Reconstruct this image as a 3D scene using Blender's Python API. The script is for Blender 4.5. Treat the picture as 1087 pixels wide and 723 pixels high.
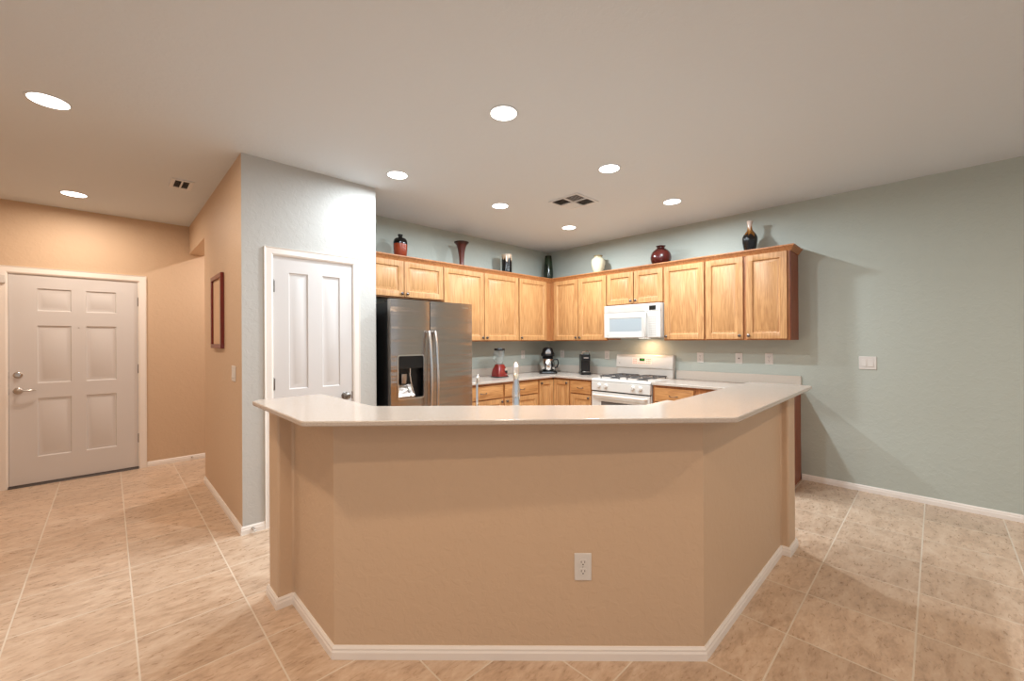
import bpy, bmesh, math, random
from mathutils import Vector, Matrix

for o in list(bpy.data.objects):
    bpy.data.objects.remove(o)
random.seed(7)
PI = math.pi
S2 = math.sqrt(2)
scene = bpy.context.scene
COL = scene.collection
H_CEIL = 2.743

# ------------------------------------------------------------------ camera
cam_data = bpy.data.cameras.new('camera')
cam_data.sensor_fit = 'HORIZONTAL'
cam_data.sensor_width = 36.0
cam_data.lens = 36.0 * 439.11 / 1087
cam_data.clip_start = 0.02
cam = bpy.data.objects.new('camera', cam_data)
COL.objects.link(cam)
YAW, PITCH, ROLL = 0.0125, 0.001, 0.0052
ang = math.radians(45) + YAW
fwd = Vector((math.cos(ang) * math.cos(PITCH), math.sin(ang) * math.cos(PITCH), PITCH))
q = fwd.to_track_quat('-Z', 'Y')
cam.rotation_mode = 'QUATERNION'
cam.rotation_quaternion = q @ Matrix.Rotation(-ROLL, 4, 'Z').to_quaternion()
cam.location = (0, 0, 1.38)
scene.camera = cam

# ------------------------------------------------------------------ world, exposure
world = bpy.data.worlds.new('world')
scene.world = world
world.use_nodes = True
wbg = world.node_tree.nodes['Background']
wbg.inputs['Color'].default_value = (0.88, 0.94, 1.0, 1)
wbg.inputs['Strength'].default_value = 0.58
scene.view_settings.view_transform = 'Standard'
scene.view_settings.look = 'None'
scene.view_settings.gamma = 1.0
scene.view_settings.exposure = 0.08
scene.view_settings.use_curve_mapping = False

KITCHEN_W, KITCHEN_C = 27.0, (0.82, 0.925, 1.0)
HALL_W, HALL_C = 15.5, (1.0, 0.86, 0.72)
LIVING_W, LIVING_C = 16.0, (1.0, 0.77, 0.57)


# ------------------------------------------------------------------ materials
def srgb(r, g, b):
    def f(c):
        c /= 255.0
        return c / 12.92 if c <= 0.04045 else ((c + 0.055) / 1.055) ** 2.4
    return (f(r), f(g), f(b), 1)


def mat(name, color, rough=0.5, metal=0.0, bump=None, spec=0.5, coat=0.0, trans=0.0,
        emit=None, emit_s=0.0, vary=None):
    m = bpy.data.materials.new(name)
    m.use_nodes = True
    nt = m.node_tree
    b = nt.nodes['Principled BSDF']
    b.inputs['Base Color'].default_value = color
    b.inputs['Roughness'].default_value = rough
    b.inputs['Metallic'].default_value = metal
    b.inputs['Specular IOR Level'].default_value = spec
    b.inputs['Coat Weight'].default_value = coat
    b.inputs['Transmission Weight'].default_value = trans
    if emit:
        b.inputs['Emission Color'].default_value = emit
        b.inputs['Emission Strength'].default_value = emit_s
    tc = nt.nodes.new('ShaderNodeTexCoord')
    if vary:        # (scale, amount): gentle procedural tone variation
        n = nt.nodes.new('ShaderNodeTexNoise')
        n.inputs['Scale'].default_value = vary[0]
        n.inputs['Detail'].default_value = 4
        nt.links.new(tc.outputs['Object'], n.inputs['Vector'])
        mx = nt.nodes.new('ShaderNodeMix')
        mx.data_type = 'RGBA'
        k = vary[1]
        mx.inputs['A'].default_value = tuple(c * (1 - k) for c in color[:3]) + (1,)
        mx.inputs['B'].default_value = tuple(min(1, c * (1 + k)) for c in color[:3]) + (1,)
        nt.links.new(n.outputs['Fac'], mx.inputs['Factor'])
        nt.links.new(mx.outputs['Result'], b.inputs['Base Color'])
    if bump:        # (scale, distance)
        n = nt.nodes.new('ShaderNodeTexNoise')
        n.inputs['Scale'].default_value = bump[0]
        n.inputs['Detail'].default_value = 3
        nt.links.new(tc.outputs['Object'], n.inputs['Vector'])
        bp = nt.nodes.new('ShaderNodeBump')
        bp.inputs['Distance'].default_value = bump[1]
        bp.inputs['Strength'].default_value = 1.0
        nt.links.new(n.outputs['Fac'], bp.inputs['Height'])
        nt.links.new(bp.outputs['Normal'], b.inputs['Normal'])
    return m


def wood(name, light, dark, horizontal=False, rough=0.38):
    m = bpy.data.materials.new(name)
    m.use_nodes = True
    nt = m.node_tree
    L = nt.links.new
    b = nt.nodes['Principled BSDF']
    b.inputs['Roughness'].default_value = rough
    tc = nt.nodes.new('ShaderNodeTexCoord')
    info = nt.nodes.new('ShaderNodeObjectInfo')
    add = nt.nodes.new('ShaderNodeVectorMath')
    add.operation = 'ADD'
    sc = nt.nodes.new('ShaderNodeVectorMath')
    sc.operation = 'SCALE'
    sc.inputs[0].default_value = (17.0, 9.0, 5.0)
    L(info.outputs['Random'], sc.inputs['Scale'])
    L(tc.outputs['Object'], add.inputs[0])
    L(sc.outputs[0], add.inputs[1])
    mp = nt.nodes.new('ShaderNodeMapping')
    mp.inputs['Scale'].default_value = (1.2, 9, 9) if horizontal else (9, 9, 1.0)
    L(add.outputs[0], mp.inputs['Vector'])
    n1 = nt.nodes.new('ShaderNodeTexNoise')
    n1.inputs['Scale'].default_value = 1.4
    n1.inputs['Detail'].default_value = 3
    n1.inputs['Distortion'].default_value = 0.6
    L(mp.outputs[0], n1.inputs['Vector'])
    w = nt.nodes.new('ShaderNodeMath')
    w.operation = 'MULTIPLY'
    w.inputs[1].default_value = 34
    L(n1.outputs['Fac'], w.inputs[0])
    s = nt.nodes.new('ShaderNodeMath')
    s.operation = 'SINE'
    L(w.outputs[0], s.inputs[0])
    mp2 = nt.nodes.new('ShaderNodeMapping')
    mp2.inputs['Scale'].default_value = (6, 160, 160) if horizontal else (160, 160, 6)
    L(add.outputs[0], mp2.inputs['Vector'])
    n2 = nt.nodes.new('ShaderNodeTexNoise')
    n2.inputs['Scale'].default_value = 1.0
    n2.inputs['Detail'].default_value = 2
    L(mp2.outputs[0], n2.inputs['Vector'])
    m1 = nt.nodes.new('ShaderNodeMath')
    m1.operation = 'MULTIPLY_ADD'
    m1.inputs[1].default_value = 0.10
    L(s.outputs[0], m1.inputs[0])
    L(n2.outputs['Fac'], m1.inputs[2])
    cr = nt.nodes.new('ShaderNodeValToRGB')
    cr.color_ramp.elements[0].position = 0.25
    cr.color_ramp.elements[0].color = dark
    cr.color_ramp.elements[1].position = 0.68
    cr.color_ramp.elements[1].color = light
    L(m1.outputs[0], cr.inputs['Fac'])
    L(cr.outputs['Color'], b.inputs['Base Color'])
    bp = nt.nodes.new('ShaderNodeBump')
    bp.inputs['Distance'].default_value = 0.0004
    L(n2.outputs['Fac'], bp.inputs['Height'])
    L(bp.outputs['Normal'], b.inputs['Normal'])
    return m


def plaster(name, color, scale=38, dist=0.0010, rough=0.62):
    m = mat(name, color, rough, spec=0.35)
    nt = m.node_tree
    b = nt.nodes['Principled BSDF']
    tc = nt.nodes['Texture Coordinate']
    n = nt.nodes.new('ShaderNodeTexNoise')
    n.inputs['Scale'].default_value = scale
    n.inputs['Detail'].default_value = 3
    n.inputs['Roughness'].default_value = 0.55
    n.inputs['Distortion'].default_value = 0.5
    nt.links.new(tc.outputs['Object'], n.inputs['Vector'])
    cr = nt.nodes.new('ShaderNodeValToRGB')
    cr.color_ramp.elements[0].position = 0.44
    cr.color_ramp.elements[1].position = 0.62
    nt.links.new(n.outputs['Fac'], cr.inputs['Fac'])
    bp = nt.nodes.new('ShaderNodeBump')
    bp.inputs['Distance'].default_value = dist
    bp.inputs['Strength'].default_value = 0.7
    nt.links.new(cr.outputs['Color'], bp.inputs['Height'])
    nt.links.new(bp.outputs['Normal'], b.inputs['Normal'])
    return m


def tile_material():
    m = bpy.data.materials.new('travertine_tile')
    m.use_nodes = True
    nt = m.node_tree
    L = nt.links.new
    b = nt.nodes['Principled BSDF']
    tc = nt.nodes.new('ShaderNodeTexCoord')
    sep = nt.nodes.new('ShaderNodeSeparateXYZ')
    L(tc.outputs['Object'], sep.inputs[0])

    def M(op, a, bb=None, c=None):
        n = nt.nodes.new('ShaderNodeMath')
        n.operation = op
        for i, v in enumerate((a, bb, c)):
            if v is None:
                continue
            if isinstance(v, (int, float)):
                n.inputs[i].default_value = v
            else:
                L(v, n.inputs[i])
        return n.outputs[0]

    def axis(out, off, pitch):
        u = M('DIVIDE', M('SUBTRACT', out, off), pitch)
        f = M('FRACT', u)
        cell = M('FLOOR', u)
        d = M('MULTIPLY', M('MINIMUM', f, M('SUBTRACT', 1.0, f)), pitch)
        return d, cell
    dx, cx = axis(sep.outputs['X'], 0.525, 0.4366)
    dy, cy = axis(sep.outputs['Y'], 0.495, 0.4235)
    d = M('MINIMUM', dx, dy)
    grout = M('LESS_THAN', d, 0.0034)
    comb = nt.nodes.new('ShaderNodeCombineXYZ')
    L(cx, comb.inputs[0]); L(cy, comb.inputs[1])
    wn = nt.nodes.new('ShaderNodeTexWhiteNoise')
    wn.noise_dimensions = '2D'
    L(comb.outputs[0], wn.inputs['Vector'])
    off = nt.nodes.new('ShaderNodeVectorMath')
    off.operation = 'SCALE'
    off.inputs['Scale'].default_value = 13.0
    L(wn.outputs['Color'], off.inputs[0])
    add = nt.nodes.new('ShaderNodeVectorMath')
    L(tc.outputs['Object'], add.inputs[0]); L(off.outputs[0], add.inputs[1])
    mp = nt.nodes.new('ShaderNodeMapping')
    mp.inputs['Rotation'].default_value = (0, 0, math.radians(52))
    mp.inputs['Scale'].default_value = (1.0, 2.6, 1)
    L(add.outputs[0], mp.inputs['Vector'])
    n1 = nt.nodes.new('ShaderNodeTexNoise')
    n1.inputs['Scale'].default_value = 7.0
    n1.inputs['Detail'].default_value = 9
    n1.inputs['Roughness'].default_value = 0.68
    n1.inputs['Distortion'].default_value = 0.35
    L(mp.outputs[0], n1.inputs['Vector'])
    cr = nt.nodes.new('ShaderNodeValToRGB')
    e = cr.color_ramp.elements
    e[0].position = 0.30; e[0].color = TILE[0]
    e[1].position = 0.70; e[1].color = TILE[2]
    k = cr.color_ramp.elements.new(0.5); k.color = TILE[1]
    n2 = nt.nodes.new('ShaderNodeTexNoise')
    mixf = M('MULTIPLY_ADD', n1.outputs['Fac'], 0.7, M('MULTIPLY', n2.outputs['Fac'], 0.3))
    L(mixf, cr.inputs['Fac'])
    hsv = nt.nodes.new('ShaderNodeHueSaturation')
    L(cr.outputs['Color'], hsv.inputs['Color'])
    L(M('MULTIPLY_ADD', wn.outputs['Value'], 0.14, 0.93), hsv.inputs['Value'])
    # small pits and veins
    n2.inputs['Scale'].default_value = 24
    n2.inputs['Detail'].default_value = 5
    n2.inputs['Distortion'].default_value = 0.6
    L(mp.outputs[0], n2.inputs['Vector'])
    vein = M('LESS_THAN', M('ABSOLUTE', M('SUBTRACT', n2.outputs['Fac'], 0.37)), 0.012)
    mx0 = nt.nodes.new('ShaderNodeMix'); mx0.data_type = 'RGBA'
    L(M('MULTIPLY', vein, 0.0), mx0.inputs['Factor'])
    L(hsv.outputs['Color'], mx0.inputs['A'])
    mx0.inputs['B'].default_value = srgb(120, 92, 70)
    mx = nt.nodes.new('ShaderNodeMix'); mx.data_type = 'RGBA'
    L(grout, mx.inputs['Factor'])
    L(mx0.outputs['Result'], mx.inputs['A'])
    mx.inputs['B'].default_value = GROUT
    L(mx.outputs['Result'], b.inputs['Base Color'])
    L(M('MULTIPLY_ADD', grout, 0.12, M('MULTIPLY_ADD', n2.outputs['Fac'], 0.2, 0.2)), b.inputs['Roughness'])
    b.inputs['Specular IOR Level'].default_value = 0.5
    hgt = M('ADD', M('MULTIPLY', n1.outputs['Fac'], 0.9), M('MULTIPLY', n2.outputs['Fac'], 0.15))
    hgt = M('SUBTRACT', hgt, M('MULTIPLY', grout, 0.5))
    bp = nt.nodes.new('ShaderNodeBump')
    bp.inputs['Distance'].default_value = 0.0035
    bp.inputs['Strength'].default_value = 0.6
    L(hgt, bp.inputs['Height'])
    L(bp.outputs['Normal'], b.inputs['Normal'])
    return m


def quartz(name, base, speck, amount=0.6):
    m = bpy.data.materials.new(name)
    m.use_nodes = True
    nt = m.node_tree
    L = nt.links.new
    b = nt.nodes['Principled BSDF']
    b.inputs['Roughness'].default_value = 0.16
    tc = nt.nodes.new('ShaderNodeTexCoord')
    v = nt.nodes.new('ShaderNodeTexVoronoi')
    v.inputs['Scale'].default_value = 210
    L(tc.outputs['Object'], v.inputs['Vector'])
    cr = nt.nodes.new('ShaderNodeValToRGB')
    cr.color_ramp.elements[0].position = 0.10
    cr.color_ramp.elements[0].color = (1, 1, 1, 1)
    cr.color_ramp.elements[1].position = 0.34
    cr.color_ramp.elements[1].color = (0, 0, 0, 1)
    L(v.outputs['Distance'], cr.inputs['Fac'])
    ml = nt.nodes.new('ShaderNodeMath'); ml.operation = 'MULTIPLY'
    ml.inputs[1].default_value = amount
    L(cr.outputs['Color'], ml.inputs[0])
    mx = nt.nodes.new('ShaderNodeMix'); mx.data_type = 'RGBA'
    L(ml.outputs[0], mx.inputs['Factor'])
    mx.inputs['A'].default_value = base
    mx.inputs['B'].default_value = speck
    L(mx.outputs['Result'], b.inputs['Base Color'])
    return m


def steel():
    m = bpy.data.materials.new('brushed_steel')
    m.use_nodes = True
    nt = m.node_tree
    L = nt.links.new
    b = nt.nodes['Principled BSDF']
    b.inputs['Base Color'].default_value = (0.50, 0.45, 0.41, 1)
    b.inputs['Metallic'].default_value = 1
    b.inputs['Roughness'].default_value = 0.24
    b.inputs['Anisotropic'].default_value = 0.7
    tc = nt.nodes.new('ShaderNodeTexCoord')
    mp = nt.nodes.new('ShaderNodeMapping')
    mp.inputs['Scale'].default_value = (1.0, 1.0, 260)
    L(tc.outputs['Object'], mp.inputs['Vector'])
    n = nt.nodes.new('ShaderNodeTexNoise')
    n.inputs['Scale'].default_value = 1.5
    L(mp.outputs[0], n.inputs['Vector'])
    mp2 = nt.nodes.new('ShaderNodeMapping')
    mp2.inputs['Scale'].default_value = (0.35, 0.35, 6.5)
    L(tc.outputs['Object'], mp2.inputs['Vector'])
    n2 = nt.nodes.new('ShaderNodeTexNoise')
    n2.inputs['Scale'].default_value = 1.3
    n2.inputs['Detail'].default_value = 2
    L(mp2.outputs[0], n2.inputs['Vector'])
    bp = nt.nodes.new('ShaderNodeBump')
    bp.inputs['Distance'].default_value = 0.0002
    L(n.outputs['Fac'], bp.inputs['Height'])
    bp2 = nt.nodes.new('ShaderNodeBump')
    bp2.inputs['Distance'].default_value = 0.013
    L(n2.outputs['Fac'], bp2.inputs['Height'])
    L(bp.outputs['Normal'], bp2.inputs['Normal'])
    L(bp2.outputs['Normal'], b.inputs['Normal'])
    return m


def glaze(name, stops, rough=0.18, axis_noise=0.03, scale=18):
    """Vase glaze: bands along the object's own height with a dripping edge. stops=[(z, colour)...]"""
    m = bpy.data.materials.new(name)
    m.use_nodes = True
    nt = m.node_tree
    L = nt.links.new
    b = nt.nodes['Principled BSDF']
    b.inputs['Roughness'].default_value = rough
    tc = nt.nodes.new('ShaderNodeTexCoord')
    sep = nt.nodes.new('ShaderNodeSeparateXYZ')
    L(tc.outputs['Object'], sep.inputs[0])
    mp = nt.nodes.new('ShaderNodeMapping')
    mp.inputs['Scale'].default_value = (1, 1, 0.12)
    L(tc.outputs['Object'], mp.inputs['Vector'])
    n = nt.nodes.new('ShaderNodeTexNoise')
    n.inputs['Scale'].default_value = scale
    L(mp.outputs[0], n.inputs['Vector'])
    a = nt.nodes.new('ShaderNodeMath'); a.operation = 'SUBTRACT'
    L(n.outputs['Fac'], a.inputs[0]); a.inputs[1].default_value = 0.5
    c = nt.nodes.new('ShaderNodeMath'); c.operation = 'MULTIPLY_ADD'
    L(a.outputs[0], c.inputs[0]); c.inputs[1].default_value = axis_noise * 8
    L(sep.outputs['Z'], c.inputs[2])
    mr = nt.nodes.new('ShaderNodeMath'); mr.operation = 'DIVIDE'
    L(c.outputs[0], mr.inputs[0]); mr.inputs[1].default_value = 0.5
    cr = nt.nodes.new('ShaderNodeValToRGB')
    cr.color_ramp.elements[0].position = min(1, stops[0][0] / 0.5)
    cr.color_ramp.elements[0].color = stops[0][1]
    cr.color_ramp.elements[1].position = min(1, stops[-1][0] / 0.5)
    cr.color_ramp.elements[1].color = stops[-1][1]
    for z, colr in stops[1:-1]:
        k = cr.color_ramp.elements.new(z / 0.5)
        k.color = colr
    L(mr.outputs[0], cr.inputs['Fac'])
    L(cr.outputs['Color'], b.inputs['Base Color'])
    return m


TILE = (srgb(160, 133, 110), srgb(198, 171, 146), srgb(217, 197, 175))
GROUT = srgb(216, 202, 184)

M_floor = tile_material()
M_ceil = plaster('ceiling_paint', srgb(212, 218, 223), 30, 0.0006, 0.75)
M_sage = plaster('sage_wall_paint', srgb(181, 187, 178), 26, 0.0010, 0.55)
M_grey = plaster('pale_grey_wall_paint', srgb(191, 189, 184), 26, 0.0010, 0.55)
M_tan = plaster('tan_wall_paint', srgb(205, 177, 148), 26, 0.0010, 0.55)
M_trim = mat('white_trim_paint', srgb(236, 228, 220), 0.4)
M_door = mat('white_door_paint', srgb(212, 207, 204), 0.42)
M_oak = wood('oak', srgb(200, 150, 98), srgb(170, 119, 73))
M_oakh = wood('oak_horizontal', srgb(200, 146, 92), srgb(168, 114, 66), True)
M_oak_dark = wood('oak_frame', srgb(184, 124, 74), srgb(154, 95, 54))
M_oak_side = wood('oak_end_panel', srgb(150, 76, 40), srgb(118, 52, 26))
M_quartz = quartz('speckled_quartz', srgb(190, 178, 166), srgb(140, 102, 70), 0.75)
M_quartz2 = quartz('speckled_backsplash', srgb(206, 196, 184), srgb(170, 156, 140), 0.5)
M_white = mat('white_enamel', srgb(206, 201, 194), 0.25)
M_white_pl = mat('white_plastic', srgb(216, 211, 205), 0.35)
M_cream_pl = mat('cream_panel', srgb(228, 214, 200), 0.4)
M_black = mat('black_plastic', srgb(14, 14, 15), 0.3)
M_blackm = mat('black_textured_steel', srgb(16, 16, 17), 0.5)
M_dark = mat('dark_recess', srgb(22, 20, 19), 0.7)
M_slot = mat('dark_slot', srgb(60, 48, 42), 0.7)
M_grate = mat('cast_iron_grate', srgb(70, 68, 68), 0.5, 0.3)
M_steel = steel()
M_chrome = mat('chrome', (0.78, 0.78, 0.78, 1), 0.12, 1.0)
M_nickel = mat('brushed_nickel', (0.52, 0.48, 0.44, 1), 0.28, 1.0)
M_handle = mat('satin_steel', (0.72, 0.71, 0.70, 1), 0.2, 1.0)
M_hinge = mat('nickel_dark_reflection', (0.26, 0.24, 0.22, 1), 0.32, 1.0)  # nickel darkened in its colour to stand in for dark reflections
M_bronze = mat('dark_pewter', (0.16, 0.13, 0.12, 1), 0.3, 1.0)
M_red = mat('red_blender_enamel', srgb(118, 16, 12), 0.18, coat=0.5)
M_glass = mat('clear_glass', (0.9, 0.93, 0.93, 1), 0.03, trans=0.92)
M_mwglass = mat('pale_microwave_window', srgb(160, 168, 172), 0.12)
M_ovenglass = mat('dark_oven_window', srgb(92, 88, 86), 0.12)
M_lcd = mat('black_display', srgb(24, 24, 22), 0.2)
M_green = mat('green_digits', srgb(70, 170, 50), 0.5, emit=srgb(70, 190, 50), emit_s=0.7)
M_btn = mat('printed_button', srgb(176, 170, 162), 0.5)
M_btn_r = mat('printed_red_button', srgb(196, 120, 104), 0.5)
M_frame = mat('dark_red_frame_wood', srgb(112, 34, 24), 0.3, vary=(20, 0.3))
M_matb = mat('cream_mat_board', srgb(214, 180, 146), 0.7)
M_lens = mat('lit_lens', (1, 1, 1, 1), 0.5, emit=(1, 0.97, 0.93, 1), emit_s=7.0)
M_lens_w = mat('lit_lens_warm', (1, 1, 1, 1), 0.5, emit=(1, 0.95, 0.87, 1), emit_s=6.0)
M_thresh = mat('bronze_threshold', srgb(58, 44, 36), 0.5)
M_vent = mat('vent_enamel', srgb(216, 218, 220), 0.5)
M_duct = mat('dark_vent_backing', srgb(84, 78, 72), 0.8)  # dark grey brown sheet behind the louvers


# ------------------------------------------------------------------ mesh building
class MB:
    def __init__(self):
        self.v, self.f, self.mi = [], [], []

    def add(self, vs, fs, mi=0):
        o = len(self.v)
        self.v += [tuple(p) for p in vs]
        self.f += [tuple(i + o for i in f) for f in fs]
        self.mi += [mi] * len(fs)
        return self

    def box(self, x0, x1, y0, y1, z0, z1, mi=0):
        return self.add([(x0, y0, z0), (x1, y0, z0), (x1, y1, z0), (x0, y1, z0),
                         (x0, y0, z1), (x1, y0, z1), (x1, y1, z1), (x0, y1, z1)],
                        [(0, 3, 2, 1), (4, 5, 6, 7), (0, 1, 5, 4), (1, 2, 6, 5), (2, 3, 7, 6), (3, 0, 4, 7)], mi)

    def prism(self, poly, z0, z1, mi=0):
        n = len(poly)
        a = sum(poly[i][0] * poly[(i + 1) % n][1] - poly[(i + 1) % n][0] * poly[i][1] for i in range(n))
        if a < 0:
            poly = poly[::-1]
        vs = [(x, y, z0) for x, y in poly] + [(x, y, z1) for x, y in poly]
        fs = [tuple(range(n))[::-1], tuple(range(n, 2 * n))]
        fs += [(i, (i + 1) % n, n + (i + 1) % n, n + i) for i in range(n)]
        return self.add(vs, fs, mi)

    def extr_x(self, prof, x0, x1, mi=0):
        """profile in (y, z) extruded along x"""
        n = len(prof)
        a = sum(prof[i][0] * prof[(i + 1) % n][1] - prof[(i + 1) % n][0] * prof[i][1] for i in range(n))
        if a < 0:
            prof = prof[::-1]
        vs = [(x0, y, z) for y, z in prof] + [(x1, y, z) for y, z in prof]
        fs = [tuple(range(n))[::-1], tuple(range(n, 2 * n))]
        fs += [(i, (i + 1) % n, n + (i + 1) % n, n + i) for i in range(n)]
        return self.add(vs, fs, mi)

    def lathe(self, prof, c=(0, 0, 0), n=28, mi=0, axis='z'):
        """prof=[(r, h)...] bottom to top"""
        vs, fs = [], []
        for r, h in prof:
            for k in range(n):
                a = 2 * PI * k / n
                p = (r * math.cos(a), r * math.sin(a), h)
                if axis == 'y':     # axis points to -y (toward the viewer)
                    p = (p[0], -p[2], p[1])
                elif axis == 'x':
                    p = (p[2], p[0], p[1])
                vs.append((p[0] + c[0], p[1] + c[1], p[2] + c[2]))
        m = len(prof)
        for i in range(m - 1):
            for k in range(n):
                k2 = (k + 1) % n
                fs.append((i * n + k, i * n + k2, (i + 1) * n + k2, (i + 1) * n + k))
        if prof[0][0] > 1e-6:
            fs.append(tuple(range(n))[::-1])
        if prof[-1][0] > 1e-6:
            fs.append(tuple((m - 1) * n + k for k in range(n)))
        return self.add(vs, fs, mi)

    def tube(self, pts, r, n=10, mi=0, caps=True):
        pts = [Vector(p) for p in pts]
        rs = r if isinstance(r, (list, tuple)) else [r] * len(pts)
        vs, fs = [], []
        up = None
        for i, p in enumerate(pts):
            t = (pts[min(i + 1, len(pts) - 1)] - pts[max(i - 1, 0)]).normalized()
            if up is None:
                up = Vector((0, 0, 1)) if abs(t.z) < 0.9 else Vector((1, 0, 0))
            s = t.cross(up).normalized()
            up = s.cross(t).normalized()
            for k in range(n):
                a = 2 * PI * k / n
                vs.append(p + (s * math.cos(a) + up * math.sin(a)) * rs[i])
        for i in range(len(pts) - 1):
            for k in range(n):
                k2 = (k + 1) % n
                fs.append((i * n + k, i * n + k2, (i + 1) * n + k2, (i + 1) * n + k))
        if caps:
            fs.append(tuple(range(n))[::-1])
            fs.append(tuple((len(pts) - 1) * n + k for k in range(n)))
        return self.add(vs, fs, mi)

    def panelled(self, xs, zs, panels, prof, y=0.0, back=None, mi=0):
        """front face at y (facing -y), grid cells; a panel cell follows prof [(inset, depth)...]"""
        for i in range(len(xs) - 1):
            for j in range(len(zs) - 1):
                x0, x1, z0, z1 = xs[i], xs[i + 1], zs[j], zs[j + 1]
                if (i, j) in panels:
                    pr = [(0, 0)] + prof
                    vs, fs = [], []
                    for ins, dep in pr:
                        vs += [(x0 + ins, y + dep, z0 + ins), (x1 - ins, y + dep, z0 + ins),
                               (x1 - ins, y + dep, z1 - ins), (x0 + ins, y + dep, z1 - ins)]
                    for k in range(len(pr) - 1):
                        for e in range(4):
                            e2 = (e + 1) % 4
                            fs.append((k * 4 + e, k * 4 + e2, (k + 1) * 4 + e2, (k + 1) * 4 + e))
                    b = (len(pr) - 1) * 4
                    fs.append((b, b + 1, b + 2, b + 3))
                    self.add(vs, fs, mi)
                else:
                    self.add([(x0, y, z0), (x1, y, z0), (x1, y, z1), (x0, y, z1)], [(0, 1, 2, 3)], mi)
        if back is not None:
            x0, x1, z0, z1 = xs[0], xs[-1], zs[0], zs[-1]
            self.add([(x0, y, z0), (x1, y, z0), (x1, y, z1), (x0, y, z1),
                      (x0, back, z0), (x1, back, z0), (x1, back, z1), (x0, back, z1)],
                     [(0, 4, 5, 1), (1, 5, 6, 2), (2, 6, 7, 3), (3, 7, 4, 0), (4, 7, 6, 5)], mi)
        return self

    def sweep_path(self, path, prof, only=None, mi=0):
        """sweep (offset, z) profile along a plan polyline with mitred corners; offset to the right of travel"""
        n = len(path)
        vs, fs = [], []
        for i, p in enumerate(path):
            p = Vector(p)
            dirs = []
            if i > 0:
                dirs.append((p - Vector(path[i - 1])).normalized())
            if i < n - 1:
                dirs.append((Vector(path[i + 1]) - p).normalized())
            nn = [Vector((d.y, -d.x)) for d in dirs]
            if len(nn) == 2:
                b = (nn[0] + nn[1]).normalized()
                k = 1 / max(0.2, b.dot(nn[0]))
            else:
                b, k = nn[0], 1
            for o, z in prof:
                q = p + b * (o * k)
                vs.append((q.x, q.y, z))
        m = len(prof)
        if only is not None:        # a single mitred length of the run
            vs = vs[only * m:(only + 2) * m]
            n = 2
        for i in range(n - 1):
            for k in range(m):
                k2 = (k + 1) % m
                fs.append((i * m + k, (i + 1) * m + k, (i + 1) * m + k2, i * m + k2))
        fs.append(tuple(range(m)))
        fs.append(tuple((n - 1) * m + k for k in range(m))[::-1])
        return self.add(vs, fs, mi)

    def build(self, name, mats, parent=None, loc=None, rot=0.0, bevel=0.0, seg=2, smooth=35, label=None):
        me = bpy.data.meshes.new(name)
        me.from_pydata(self.v, [], self.f)
        if not isinstance(mats, (list, tuple)):
            mats = [mats]
        for m in mats:
            me.materials.append(m)
        for p, mi in zip(me.polygons, self.mi):
            p.material_index = mi
        bm = bmesh.new()
        bm.from_mesh(me)
        bmesh.ops.remove_doubles(bm, verts=bm.verts, dist=1e-5)
        bmesh.ops.recalc_face_normals(bm, faces=bm.faces)
        bm.to_mesh(me)
        bm.free()
        for p in me.polygons:
            p.use_smooth = True
        me.set_sharp_from_angle(angle=math.radians(smooth))
        o = bpy.data.objects.new(name, me)
        COL.objects.link(o)
        if parent:
            o.parent = parent
        if loc:
            o.location = loc
        o.rotation_euler.z = rot
        if bevel:
            md = o.modifiers.new('bevel', 'BEVEL')
            md.width = bevel
            md.segments = seg
            md.limit_method = 'ANGLE'
            md.angle_limit = math.radians(50)
            md.harden_normals = False
        if label:
            o['label'] = label
        return o


def thing(name, label, cat, loc, rot=0.0, group=None):
    o = bpy.data.objects.new(name, None)
    COL.objects.link(o)
    o.empty_display_size = 0.05
    o.location = loc
    o.rotation_euler.z = rot
    o['label'] = label
    o['category'] = cat
    if group:
        o['group'] = group
    return o


def tag(o, label, cat, group=None):
    o['label'] = label
    o['category'] = cat
    if group:
        o['group'] = group
    return o


def struct(o):
    o['kind'] = 'structure'
    return o


# wall frames: local x runs to the viewer's right along the wall, local y goes into the wall
WA_Y, WB_X = 4.21, 4.90
P_Y, P_X0, P_X1 = 3.478, 0.684, 1.704
HALL_Y = 6.135


def fA(x, dy, z):            # kitchen left wall (fridge)
    return (x, WA_Y + dy, z)


def fB(y, dx, z):            # kitchen right wall (range)
    return (WB_X + dx, y, z)


RA, RB, RD = 0.0, -PI / 2, -PI / 4

# ------------------------------------------------------------------ room shell
struct(MB().box(-5.0, 6.0, -4.0, 7.5, -0.08, 0).build('floor', M_floor))
struct(MB().box(-5.0, 6.0, -4.0, 7.5, H_CEIL, H_CEIL + 0.1).build('ceiling', M_ceil))
struct(MB().box(WB_X, WB_X + 0.12, -4.0, WA_Y + 0.12, 0, H_CEIL).build('wall_kitchen_right', M_sage))
struct(MB().box(P_X1 - 0.115, WB_X, WA_Y, WA_Y + 0.12, 0, H_CEIL).build('wall_kitchen_left', M_sage))
# pantry front wall with its doorway
dx0, dx1, dzt = 0.884, 1.494, 2.036
w = MB()
w.prism([(P_X0, P_Y), (dx0, P_Y), (dx0, P_Y + 0.115), (P_X0 + 0.115, P_Y + 0.115)], 0, H_CEIL)
w.prism([(dx1, P_Y), (P_X1, P_Y), (P_X1, WA_Y), (P_X1 - 0.115, WA_Y), (P_X1 - 0.115, P_Y + 0.115), (dx1, P_Y + 0.115)], 0, H_CEIL)
w.box(dx0, dx1, P_Y, P_Y + 0.115, dzt, H_CEIL)
struct(w.build('wall_pantry_front', M_grey))
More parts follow.
